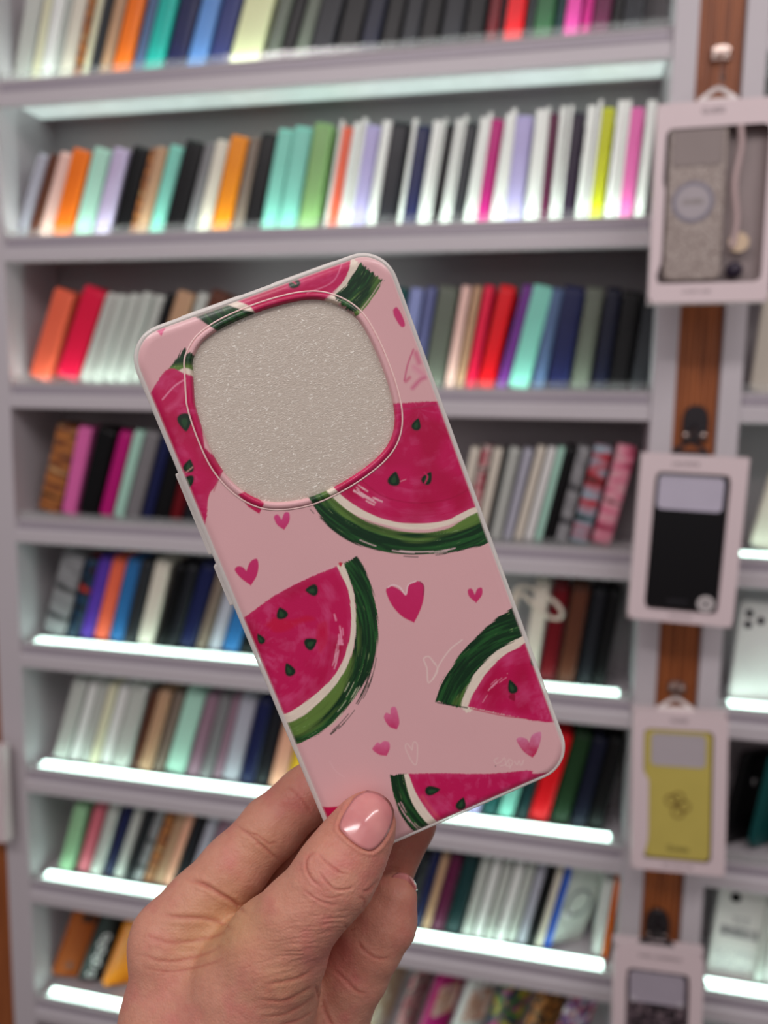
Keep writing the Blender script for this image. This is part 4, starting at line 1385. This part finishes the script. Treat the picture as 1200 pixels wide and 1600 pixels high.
EM = 0.00145
prof = [(-0.0002, -0.0009), (0.0003, -0.0006), (0.0009, -0.0009), (0.0013, -0.0016), (EM, -0.0026), (EM, -0.0080), (0.0013, -0.0090), (0.0008, -0.0096), (0.0002, -0.0096),
        (-0.0004, -0.0090), (-0.0004, -0.0080), (0.0004, -0.0070), (0.0004, -0.0026), (0.0000, -0.0018), (-0.0008, -0.0016)]
wallm = clearmat('clear_tpu', (255, 250, 244), 0.52, 0.14)
V, Fc = loops_mesh(sweep(prof, PW0, PW1, PH, 0.0085), close=True)
wall = link_mesh('clear_wall', V, Fc, wallm, held, smooth=True); wall['label'] = 'transparent flexible edge of the case'
# back plate behind the print, with the opening
outer = [((PW0 + PW1) / 2 + a, b_) for a, b_ in roundrect(PW1 - PW0 - 0.0004, 2 * PH - 0.0004, 0.0083, 10)]
o2, i2 = polar_match(outer, [tuple(p) for p in WIN], 160)
V, Fc = prism(o2, i2, 0.0006)
V = [(x, y, z - 0.0019) for x, y, z in V]
link_mesh('inner_plate', V, Fc, plain('inner_plate_pink', (228, 196, 196), 0.5), held)
# matte film seen in the camera opening
fm, nt, b = newmat('frosted_film')
b.inputs['Base Color'].default_value = (*lin((226, 215, 198)), 1); b.inputs['Roughness'].default_value = 0.42
b.inputs['Specular IOR Level'].default_value = 0.7
tc = nt.nodes.new('ShaderNodeTexCoord')
mp = nt.nodes.new('ShaderNodeMapping'); mp.inputs['Scale'].default_value = (1200, 2700, 1200); mp.inputs['Rotation'].default_value = (0, 0, 0.5)
ns = nt.nodes.new('ShaderNodeTexNoise'); ns.inputs['Scale'].default_value = 1.0; ns.inputs['Detail'].default_value = 2; ns.inputs['Distortion'].default_value = 1.2
bp = nt.nodes.new('ShaderNodeBump'); bp.inputs['Strength'].default_value = 0.6; bp.inputs['Distance'].default_value = 0.0003
rp = nt.nodes.new('ShaderNodeMapRange'); rp.inputs['From Min'].default_value = 0.60; rp.inputs['From Max'].default_value = 0.68
mixc = nt.nodes.new('ShaderNodeMix'); mixc.data_type = 'RGBA'
mixc.inputs[6].default_value = (*lin((206, 195, 180)), 1); mixc.inputs[7].default_value = (*lin((255, 252, 240)), 1)
nt.links.new(tc.outputs['Object'], mp.inputs[0]); nt.links.new(mp.outputs[0], ns.inputs['Vector'])
nt.links.new(ns.outputs['Fac'], bp.inputs['Height']); nt.links.new(bp.outputs[0], b.inputs['Normal'])
nt.links.new(ns.outputs['Fac'], rp.inputs['Value']); nt.links.new(rp.outputs[0], mixc.inputs[0]); nt.links.new(mixc.outputs[2], b.inputs['Base Color'])
wc = WIN.mean(0)
L = [[(wc[0] + (x - wc[0]) * s_, wc[1] + (y - wc[1]) * s_, z) for x, y in WIN] for s_, z in ((1.004, -0.0016), (1.004, -0.0008), (0.97, -0.0007), (0.5, -0.0006), (0.05, -0.0006))]
V, Fc = loops_mesh(L, close=False, cap0=True, cap1=True)
o = link_mesh('camera_film', V, Fc, fm, held, smooth=False); o['label'] = 'frosted sparkling film filling the camera opening'
# clear lip that follows the opening
def offs(poly, d):
    p = np.asarray(poly); q = np.roll(p, -1, 0) - np.roll(p, 1, 0); q /= np.linalg.norm(q, axis=1)[:, None]
    nrm = np.c_[q[:, 1], -q[:, 0]]
    area2 = np.sum(p[:, 0] * np.roll(p[:, 1], -1) - np.roll(p[:, 0], -1) * p[:, 1])
    return p + nrm * d * (1 if area2 > 0 else -1)
rim = [(0.00195, 0.0000), (0.0020, 0.00012), (0.0022, 0.00020), (0.0024, 0.00012), (0.00245, 0.0000)]
L = [[(x, y, z) for x, y in offs(WIN, d)] for d, z in rim]
V, Fc = loops_mesh(L, close=True)
link_mesh('lens_rim', V, Fc, plain('rim_satin', (250, 216, 210), 0.25), held, smooth=True)
# side buttons on the left edge
for (p0, p1) in (((268, 743), (328, 868)), ((334, 886), (368, 946))):
    a_, b_ = px2uv([p0, p1])
    bm = bmesh.new(); bm_box(bm, -CW / 2 - 0.0007, -CW / 2 + 0.0007, b_[1], a_[1], -0.0068, -0.0024, 0.0004, 3)
    link_bm('volume_button', bm, wallm, held)
for (p0, p1) in (((280, 494), (372, 452)), ((420, 430), (520, 396))):
    a_, b_ = px2uv([p0, p1])
    bm = bmesh.new(); bm_box(bm, a_[0], b_[0], CH / 2 - 0.0005, CH / 2 + 0.0004, -0.0085, -0.0035, 0.0003, 2)
    link_bm('top_ridge', bm, wallm, held)

# ------------------------------------------------------------------ the hand
def K(px, py, d):                # joint: pixel + forward distance -> camera space
    return np.array([(px - 600) / F * d, -(py - 800) / F * d, -d])


def round_cone(P, a, b, ra, rb):
    ba = b - a; l2 = ba @ ba; rr = ra - rb; a2 = l2 - rr * rr; il2 = 1.0 / l2
    pa = P - a; y = pa @ ba; z = y - l2
    x2 = ((pa * l2 - y[..., None] * ba) ** 2).sum(-1)
    y2 = y * y * l2; z2 = z * z * l2
    k = np.sign(rr) * rr * rr * x2
    out = (np.sqrt(x2 * a2 * il2) + y * rr) * il2 - ra
    c1 = np.sign(z) * a2 * z2 > k
    c2 = np.sign(y) * a2 * y2 < k
    out = np.where(c2, np.sqrt(x2 + y2) * il2 - ra, out)
    return np.where(c1, np.sqrt(x2 + z2) * il2 - rb, out)


def smin(a, b, k):
    h = np.clip(0.5 + 0.5 * (b - a) / k, 0, 1)
    return b * (1 - h) + a * h - k * h * (1 - h)


mm = 0.001
#        joints: px, py, forward distance, radius in mm
THUMB = [(577, 1276, .2290, 7.0), (566, 1298, .2286, 8.8), (545, 1332, .2270, 10.2), (523, 1368, .2250, 11.2), (497, 1402, .2245, 10.6), (468, 1432, .2255, 11.2), (432, 1482, .2300, 14.4), (400, 1545, .2360, 18.5)]
INDEX = [(268, 1468, .2500, 13.0), (315, 1414, .2520, 11.2), (367, 1356, .2540, 10.4), (425, 1293, .2560, 9.8), (474, 1247, .2580, 9.0), (530, 1196, .2600, 8.6), (572, 1150, .2590, 7.4)]
MIDDLE = [(322, 1500, .2640, 12.5), (400, 1420, .2680, 10.6), (466, 1346, .2700, 10.0), (540, 1270, .2690, 9.2), (590, 1200, .2640, 8.0)]
RING = [(400, 1580, .2720, 12.5), (470, 1500, .2740, 10.8), (545, 1424, .2700, 9.6), (602, 1355, .2640, 9.2), (646, 1288, .2600, 7.4)]
PINKY = [(490, 1665, .2640, 14.0), (522, 1580, .2560, 11.4), (556, 1515, .2520, 10.4), (580, 1474, .2500, 9.7), (604, 1440, .2490, 9.0), (617, 1404, .2490, 7.0)]
PALM = [((300, 1600, .2500, 20.5), (330, 1760, .2520, 27.0), 8), ((290, 1500, .2520, 15.5), (300, 1600, .2500, 20.5), 8), ((330, 1520, .2580, 16), (400, 1640, .2600, 24), 8),
        ((400, 1545, .2360, 18.5), (360, 1660, .2440, 25.0), 8), ((420, 1600, .2660, 17), (400, 1720, .2640, 27), 8), ((490, 1665, .2640, 14.0), (430, 1760, .2600, 22), 8),
        ((350, 1750, .2540, 29.0), (250, 2700, .2900, 31.0), 8), ((250, 2700, .2900, 31), (200, 3300, .3200, 38), 8)]
WEB = [((418, 1516, .2400, 9.0), (335, 1488, .2500, 11.0), 7)]


def field(P, near_only=True):
    def chain(J, k):
        d = None
        for p, q in zip(J[:-1], J[1:]):
            e = round_cone(P, K(*p[:3]), K(*q[:3]), p[3] * mm, q[3] * mm + 1e-6)
            d = e if d is None else smin(d, e, k * mm)
        return d
    palm = None
    for p, q, k in PALM:
        e = round_cone(P, K(*p[:3]), K(*q[:3]), p[3] * mm, q[3] * mm + 1e-6)
        palm = e if palm is None else smin(palm, e, k * mm)
    d = chain(INDEX, 2.5)
    d = smin(d, chain(MIDDLE, 2.5), 1.0 * mm)
    d = smin(d, chain(RING, 2.5), 1.0 * mm)
    d = smin(d, chain(PINKY, 2.5), 1.0 * mm)
    d = smin(d, palm, 6 * mm)
    th = chain(THUMB, 3.0)
    w_ = round_cone(P, K(*WEB[0][0][:3]), K(*WEB[0][1][:3]), WEB[0][0][3] * mm, WEB[0][1][3] * mm)
    # the thumb melts into the palm only near its root
    dr = np.linalg.norm(P - K(405, 1525, .238), axis=-1)
    kk = 0.8 * mm + 7.0 * mm * np.clip(1 - (dr - 0.011) / 0.010, 0, 1)
    base = smin(d, w_, 6 * mm)
    h = np.clip(0.5 + 0.5 * (th - base) / kk, 0, 1)
    return th * (1 - h) + base * h - kk * h * (1 - h)


def surface_nets(xs, ys, zs):
    NX, NY, NZ = len(xs), len(ys), len(zs)
    S = np.empty((NX, NY, NZ), np.float32)
    YY, ZZ = np.meshgrid(ys, zs, indexing='ij')
    for i, x in enumerate(xs):
        S[i] = field(np.stack([np.full_like(YY, x), YY, ZZ], -1))
    ins = S < 0
    cell = None
    corners = [(a, b, c) for a in (0, 1) for b in (0, 1) for c in (0, 1)]
    cnt = np.zeros((NX - 1, NY - 1, NZ - 1), np.int8)
    for a, b, c in corners:
        cnt += ins[a:NX - 1 + a, b:NY - 1 + b, c:NZ - 1 + c]
    act = (cnt > 0) & (cnt < 8)
    ci = np.argwhere(act)
    vid = -np.ones(act.shape, np.int64); vid[act] = np.arange(len(ci))
    pos = np.zeros((len(ci), 3)); num = np.zeros(len(ci))
    ed = [(p, q) for p in corners for q in corners if sum(abs(np.array(p) - np.array(q))) == 1 and p < q]
    G = [xs, ys, zs]
    for p, q in ed:
        A = ci + np.array(p); B = ci + np.array(q)
        sa = S[A[:, 0], A[:, 1], A[:, 2]]; sb = S[B[:, 0], B[:, 1], B[:, 2]]
        cr = (sa < 0) != (sb < 0)
        t = np.where(cr, sa / np.where(cr, sa - sb, 1), 0)
        pa = np.stack([G[k][A[:, k]] for k in range(3)], -1); pb = np.stack([G[k][B[:, k]] for k in range(3)], -1)
        pos += np.where(cr[:, None], pa + (pb - pa) * t[:, None], 0); num += cr
    pos /= num[:, None]
    quads = []
    for ax in range(3):
        o1, o2 = [(1, 2), (2, 0), (0, 1)][ax]
        sl = [slice(None)] * 3; sl2 = [slice(None)] * 3
        sl[ax] = slice(0, -1); sl2[ax] = slice(1, None)
        ch = ins[tuple(sl)] != ins[tuple(sl2)]
        E_ = np.argwhere(ch)
        ok = (E_[:, o1] > 0) & (E_[:, o2] > 0) & (E_[:, o1] < G_len(xs, ys, zs, o1) - 1) & (E_[:, o2] < G_len(xs, ys, zs, o2) - 1)
        E_ = E_[ok]
        def at_(d1, d2):
            q = E_.copy(); q[:, o1] -= d1; q[:, o2] -= d2
            return vid[q[:, 0], q[:, 1], q[:, 2]]
        qd = np.stack([at_(1, 1), at_(0, 1), at_(0, 0), at_(1, 0)], -1)
        flip = ins[tuple(E_.T)]
        qd[~flip] = qd[~flip][:, ::-1]
        quads.append(qd)
    return pos, np.concatenate(quads)


def G_len(xs, ys, zs, k): return (len(xs), len(ys), len(zs))[k]


HST = 0.00060
xs = np.arange(-0.0900, 0.0200, HST)
xs = np.r_[np.arange(-0.180, -0.0900, 0.003), xs]
y_lo, y_hi = -0.172, -0.066
ys = np.arange(y_lo, y_hi, HST)
ys = np.r_[np.arange(-0.70, y_lo - 0.001, 0.006), ys]
zs = np.arange(-0.298, -0.212, HST)
zs = np.r_[np.arange(-0.39, -0.299, 0.003), zs]
hp, hq = surface_nets(xs, ys, zs)
hq = hq[(hq >= 0).all(1)]


def mesh_np(name, verts, faces):
    me = bpy.data.meshes.new(name); k = faces.shape[1]
    me.vertices.add(len(verts)); me.vertices.foreach_set('co', verts.astype(np.float32).ravel())
    me.loops.add(faces.size); me.loops.foreach_set('vertex_index', faces.ravel().astype(np.int32))
    me.polygons.add(len(faces)); me.polygons.foreach_set('loop_start', np.arange(0, faces.size, k, dtype=np.int32))
    me.polygons.foreach_set('loop_total', np.full(len(faces), k, np.int32))
    me.update(calc_edges=True)
    return me


tmp = mesh_np('tmp', hp, hq)
to = bpy.data.objects.new('tmp', tmp); COL.objects.link(to)
ms = to.modifiers.new('s', 'SMOOTH'); ms.factor = 0.5; ms.iterations = 4
sb = to.modifiers.new('b', 'SUBSURF'); sb.levels = 1; sb.render_levels = 1
ev = to.evaluated_get(bpy.context.evaluated_depsgraph_get())
hm = bpy.data.meshes.new_from_object(ev)
bpy.data.objects.remove(to)
N = len(hm.vertices)
co = np.empty(N * 3, np.float32); hm.vertices.foreach_get('co', co); co = co.reshape(-1, 3).astype(float)
nr = np.empty(N * 3, np.float32); hm.vertices.foreach_get('normal', nr); nr = nr.reshape(-1, 3).astype(float)
if (nr * (co - co.mean(0))).sum() < 0:
    hm.flip_normals(); nr = -nr
hx = 600 + F * co[:, 0] / -co[:, 2]; hy = 800 - F * co[:, 1] / -co[:, 2]
HP = np.c_[hx, hy]
view = -co / np.linalg.norm(co, axis=1)[:, None]
front = (nr * view).sum(1)
depth = -co[:, 2]
# nearest surface per small tile, so a crease only marks the surface that shows there
tile = (np.clip(hx // 6, 0, 299).astype(int)) * 400 + np.clip(hy // 6, 0, 399).astype(int)
mind = np.full(300 * 400, 9.0); np.minimum.at(mind, tile, depth)
vis = (front > 0.03) & (depth < mind[tile] + 0.006)
disp = np.zeros(N); red = np.zeros(N)


def crease(pts, w_px, dep, bulge=0.35, redn=0.6, taper=True):
    pl = np.array(spline(pts, 6)); lo, hi = pl.min(0) - 26, pl.max(0) + 26
    m = np.where(vis & (hx > lo[0]) & (hx < hi[0]) & (hy > lo[1]) & (hy < hi[1]))[0]
    if not len(m): return
    p = HP[m]; d = np.full(len(p), 1e9); s_ = np.zeros(len(p)); n_ = len(pl) - 1
    for i in range(n_):
        e = pl[i + 1] - pl[i]; L = max(e @ e, 1e-9)
        t = np.clip(((p - pl[i]) @ e) / L, 0, 1); q = p - pl[i] - t[:, None] * e; dd = np.hypot(q[:, 0], q[:, 1])
        b_ = dd < d; d[b_] = dd[b_]; s_[b_] = (i + t[b_]) / n_
    env = np.clip(np.sin(np.pi * np.clip(s_, 0.0, 1)) * 1.6, 0, 1) if taper else 1.0
    g = np.exp(-(d / w_px) ** 2); g2 = np.exp(-((d - 2.4 * w_px) / (1.3 * w_px)) ** 2)
    disp[m] += 0.72 * env * dep * mm * (-g + bulge * g2)
    red[m] = np.maximum(red[m], env * g * redn)


# thumb joint
crease([(497, 1330), (482, 1338), (478, 1354), (488, 1375), (506, 1389)], 2.2, 0.30)
crease([(497, 1332), (508, 1346), (524, 1358), (541, 1372)], 1.9, 0.22)
crease([(498, 1362), (508, 1376), (524, 1390), (545, 1389), (553, 1383)], 2.0, 0.30)
crease([(470, 1386), (490, 1402), (514, 1413), (530, 1414)], 1.9, 0.20)
crease([(512, 1350), (526, 1362), (548, 1366)], 1.7, 0.12); crease([(505, 1402), (522, 1402), (540, 1398)], 1.7, 0.14)
rnd = random.Random(5)
for k in range(46):                                   # fine transverse wrinkles down the thumb
    t = rnd.random(); x = 520 - 95 * t + rnd.uniform(-34, 34); y = 1415 + 85 * t + rnd.uniform(-12, 12) + (x - 480) * 0.25
    L = rnd.uniform(12, 34); a = math.radians(rnd.uniform(-8, 22) + 8)
    crease([(x - L * math.cos(a), y + 4 + L * math.sin(a) * -0.3), (x, y), (x + L * math.cos(a), y + 3 - L * math.sin(a) * 0.5)], 1.4, rnd.uniform(0.05, 0.11), 0.3, 0.18)
# index finger
crease([(367, 1288), (392, 1306), (416, 1328), (438, 1347)], 2.6, 0.26)
crease([(384, 1300), (404, 1306), (420, 1318), (434, 1316)], 2.0, 0.14)
crease([(396, 1318), (410, 1322), (430, 1340)], 1.8, 0.12)
crease([(447, 1229), (462, 1238), (478, 1258), (492, 1279)], 2.4, 0.18)
crease([(288, 1373), (318, 1382), (345, 1398), (366, 1410), (388, 1432)], 3.2, 0.62, 0.4, 0.75)
crease([(244, 1428), (280, 1433), (318, 1435), (345, 1442), (366, 1456)], 3.6, 0.34, 0.5)
crease([(224, 1460), (262, 1472), (300, 1470), (338, 1462), (360, 1450)], 3.2, 0.20)
crease([(214, 1490), (260, 1502), (310, 1494), (352, 1476)], 2.8, 0.15)
crease([(222, 1512), (270, 1518), (320, 1508), (356, 1496)], 2.2, 0.08)
# back of the thumb root
crease([(404, 1538), (440, 1535), (468, 1527), (492, 1512)], 2.8, 0.28)
crease([(398, 1562), (440, 1564), (470, 1552), (494, 1536)], 2.8, 0.30)
crease([(402, 1588), (440, 1586), (470, 1572), (498, 1552)], 2.6, 0.20)
crease([(430, 1604), (466, 1594), (496, 1576)], 2.4, 0.18)
crease([(490, 1534), (500, 1560), (512, 1590), (524, 1610)], 2.6, 0.4, 0.3, 0.6)
# ring and little finger
crease([(557, 1466), (568, 1484), (588, 1497), (612, 1496)], 2.6, 0.26)
crease([(518, 1512), (538, 1530), (556, 1548), (574, 1554)], 2.6, 0.26)
crease([(566, 1394), (578, 1390), (592, 1373)], 2.4, 0.30); crease([(536, 1444), (546, 1452), (556, 1450)], 2.4, 0.25)
crease([(560, 1400), (570, 1408), (566, 1424)], 2.2, 0.2)

# thumb nail: outline measured on the photo, laid on the skin
nail_px = shape([(574, 1236), (592, 1241), (607, 1252), (614, 1266), (613, 1280), (606, 1300), (594, 1318), (581, 1328), (568, 1326), (552, 1316), (538, 1303), (531, 1293), (534, 1280), (544, 1262), (556, 1246), (574, 1236)])
m = np.where(vis & (hx > 515) & (hx < 630) & (hy > 1225) & (hy < 1345))[0]
d = polysdf(HP[m], nail_px)
disp[m] += np.where(d < 0, -0.10, 0) * mm + (-0.28 * np.exp(-((d - 0.5) / 2.2) ** 2) + 0.30 * np.exp(-((d - 6) / 3.5) ** 2)) * mm * np.clip((HP[m][:, 1] - 1240) / 25, 0, 1)
red[m] = np.maximum(red[m], 0.55 * np.exp(-(d / 3.0) ** 2))
# broad soft swelling and shallow relief of the skin
disp += (fbm(hx / 26, hy / 26, 77) - 0.5) * 0.5 * mm * (front > 0)
disp += (fbm(hx / 3.4, hy / 2.6, 78, 2) - 0.5) * 0.08 * mm * (front > 0)
# fine skin lines running across the back of the thumb root and round the knuckle
q1 = (hx * 0.28 + hy * 0.96) / 4.2; q2 = (hx * 0.96 - hy * 0.28) / 38
disp += (fbm(q1, q2, 91, 2) - 0.5) * 0.16 * mm * np.clip(1.3 - np.hypot(hx - 430, (hy - 1500) * 1.1) / 110, 0, 1) * (front > 0)
disp += (fbm((hy - hx * 0.05) / 4.6, hx / 34, 92, 2) - 0.5) * 0.20 * mm * np.clip(1.2 - np.hypot(hx - 285, (hy - 1465) * 1.4) / 80, 0, 1) * (front > 0)
co2 = co + nr * disp[:, None]
cow = co2 @ MW.T + CAM

# skin colour: redder at creases and finger tips, yellower on the knuckle
skin = np.repeat(lin((204, 146, 124))[None], N, 0)
SR, SY, SP = lin((172, 84, 72)), lin((200, 154, 112)), lin((204, 128, 118))
def mixto(col, a):
    global skin
    a = np.clip(a, 0, 1)[:, None]; skin = skin * (1 - a) + col * a
mixto(SP, (fbm(hx / 30, hy / 30, 9) - 0.42) * 2.0)
def spot(x, y, r): return np.exp(-(((hx - x) / r) ** 2 + ((hy - y) / r) ** 2))
mixto(SY, 0.85 * spot(350, 1440, 60) + 0.5 * spot(290, 1480, 40) + 0.4 * spot(440, 1540, 45) + 0.3 * spot(410, 1320, 40))
mixto(SR, 0.30 * spot(620, 1420, 45) + 0.5 * spot(665, 1320, 40) + 0.30 * spot(560, 1500, 45) + 0.35 * spot(455, 1250, 45) + 0.25 * spot(560, 1300, 60))
mixto(SR, red * 0.75)
hm.vertices.foreach_set('co', cow.astype(np.float32).ravel())
hm.polygons.foreach_set('use_smooth', np.ones(len(hm.polygons), bool))
at = hm.color_attributes.new('skin', 'FLOAT_COLOR', 'POINT')
at.data.foreach_set('color', np.c_[np.clip(skin, 0, 1), np.ones(N)].astype(np.float32).ravel())
sm, nt, b = newmat('skin')
ca = nt.nodes.new('ShaderNodeVertexColor'); ca.layer_name = 'skin'
tc = nt.nodes.new('ShaderNodeTexCoord'); n1 = nt.nodes.new('ShaderNodeTexNoise'); n1.inputs['Scale'].default_value = 420; n1.inputs['Detail'].default_value = 3
hs = nt.nodes.new('ShaderNodeMix'); hs.data_type = 'RGBA'; hs.blend_type = 'MULTIPLY'; hs.inputs[0].default_value = 0.22
r = nt.nodes.new('ShaderNodeValToRGB'); r.color_ramp.elements[0].position = 0.35; r.color_ramp.elements[0].color = (0.80, 0.62, 0.58, 1); r.color_ramp.elements[1].position = 0.65; r.color_ramp.elements[1].color = (1, 1, 1, 1)
nt.links.new(tc.outputs['Object'], n1.inputs['Vector']); nt.links.new(n1.outputs['Fac'], r.inputs[0])
nt.links.new(ca.outputs[0], hs.inputs[6]); nt.links.new(r.outputs[0], hs.inputs[7]); nt.links.new(hs.outputs[2], b.inputs['Base Color'])
b.inputs['Roughness'].default_value = 0.52; b.inputs['Specular IOR Level'].default_value = 0.38
b.inputs['Subsurface Weight'].default_value = 0.25; b.inputs['Subsurface Radius'].default_value = (1.0, 0.35, 0.2); b.inputs['Subsurface Scale'].default_value = 0.003
vo = nt.nodes.new('ShaderNodeTexVoronoi'); vo.inputs['Scale'].default_value = 1500
bp = nt.nodes.new('ShaderNodeBump'); bp.inputs['Strength'].default_value = 0.35; bp.inputs['Distance'].default_value = 0.00025
nt.links.new(tc.outputs['Object'], vo.inputs['Vector']); nt.links.new(vo.outputs['Distance'], bp.inputs['Height']); nt.links.new(bp.outputs[0], b.inputs['Normal'])
hm.materials.clear(); hm.materials.append(sm)
hand = bpy.data.objects.new('hand', hm); COL.objects.link(hand)
tag(hand, "person's left hand and wrist holding the watermelon case between thumb and fingers", 'person')


def trace(px, py):
    r = np.array([(px - 600) / F, -(py - 800) / F, -1.0]); L = np.linalg.norm(r); r = r / L
    t = 0.20
    for _ in range(60):
        e = float(field((r * t)[None])[0]); t += e * 0.9
        if abs(e) < 1e-6: break
    h_ = 2e-4
    def gr(p):
        g = np.array([float(field((p + np.eye(3)[k] * h_)[None])[0] - field((p - np.eye(3)[k] * h_)[None])[0]) for k in range(3)])
        return g / np.linalg.norm(g)
    if abs(e) > 1e-4 or t > 0.30:                     # sight line passes beside the skin: take the nearest point of it
        ts = np.linspace(0.215, 0.29, 151); e_ = field(r[None] * ts[:, None]); p = r * ts[int(np.argmin(e_))]
        for _ in range(6): p = p - gr(p) * float(field(p[None])[0])
    else:
        p = r * t
    return p, gr(p)


def nail(outline, label, lift=0.00045, rings=9, cpx=None, tilt=None):
    o_ = resample([tuple(q) for q in outline[:-1]], 44); c = o_.mean(0) if cpx is None else np.array(cpx)
    V = []; top = []
    for k in range(rings + 1):
        s_ = 1 - k / rings
        if k == rings: pts = [c]
        else: pts = [c + (q - c) * s_ for q in o_]
        for q in pts:
            p, g = trace(q[0], q[1])
            e = 1 - s_ ** 2
            V.append(p + g * (lift * (0.55 + 0.75 * e)))
    V = np.array(V)
    n_ = len(o_)
    Fc = []
    for k in range(rings - 1):
        for i in range(n_):
            j = (i + 1) % n_; Fc.append((k * n_ + i, k * n_ + j, (k + 1) * n_ + j, (k + 1) * n_ + i))
    last = rings * n_
    for i in range(n_): Fc.append(((rings - 1) * n_ + i, (rings - 1) * n_ + (i + 1) % n_, last))
    # skirt down into the skin
    b0 = len(V)
    low = []
    for q in o_:
        p, g = trace(q[0], q[1]); low.append(p - g * 0.0004)
    V = np.vstack([V, low])
    for i in range(n_):
        j = (i + 1) % n_; Fc.append((i, b0 + i, b0 + j, j))
    o = link_mesh('thumb_nail' if cpx is None else 'finger_nail', V @ MW.T + CAM, Fc, nailm, hand, smooth=True)
    o['label'] = label
    return o


nailm, nt, b = newmat('glossy_nail')
b.inputs['Base Color'].default_value = (*lin((222, 150, 152)), 1); b.inputs['Roughness'].default_value = 0.16
b.inputs['Coat Weight'].default_value = 0.12; b.inputs['Coat Roughness'].default_value = 0.04
b.inputs['Subsurface Weight'].default_value = 0.2; b.inputs['Subsurface Radius'].default_value = (1, 0.4, 0.3); b.inputs['Subsurface Scale'].default_value = 0.002
tc = nt.nodes.new('ShaderNodeTexCoord'); ns = nt.nodes.new('ShaderNodeTexNoise'); ns.inputs['Scale'].default_value = 160
rr_ = nt.nodes.new('ShaderNodeValToRGB'); rr_.color_ramp.elements[0].color = (*lin((196, 118, 122)), 1); rr_.color_ramp.elements[1].color = (*lin((222, 156, 150)), 1)
nt.links.new(tc.outputs['Object'], ns.inputs['Vector']); nt.links.new(ns.outputs['Fac'], rr_.inputs[0]); nt.links.new(rr_.outputs[0], b.inputs['Base Color'])
nail(nail_px, 'short glossy pink thumb nail')
# the little finger's nail, seen edge-on at its tip
nl = shape([(613, 1371), (622, 1366), (634, 1366), (645, 1374), (651, 1386), (649, 1392), (643, 1382), (634, 1375), (622, 1372), (613, 1371)])
nail(nl, 'edge of a pale finger nail', lift=0.0010, rings=4, cpx=(634, 1374))
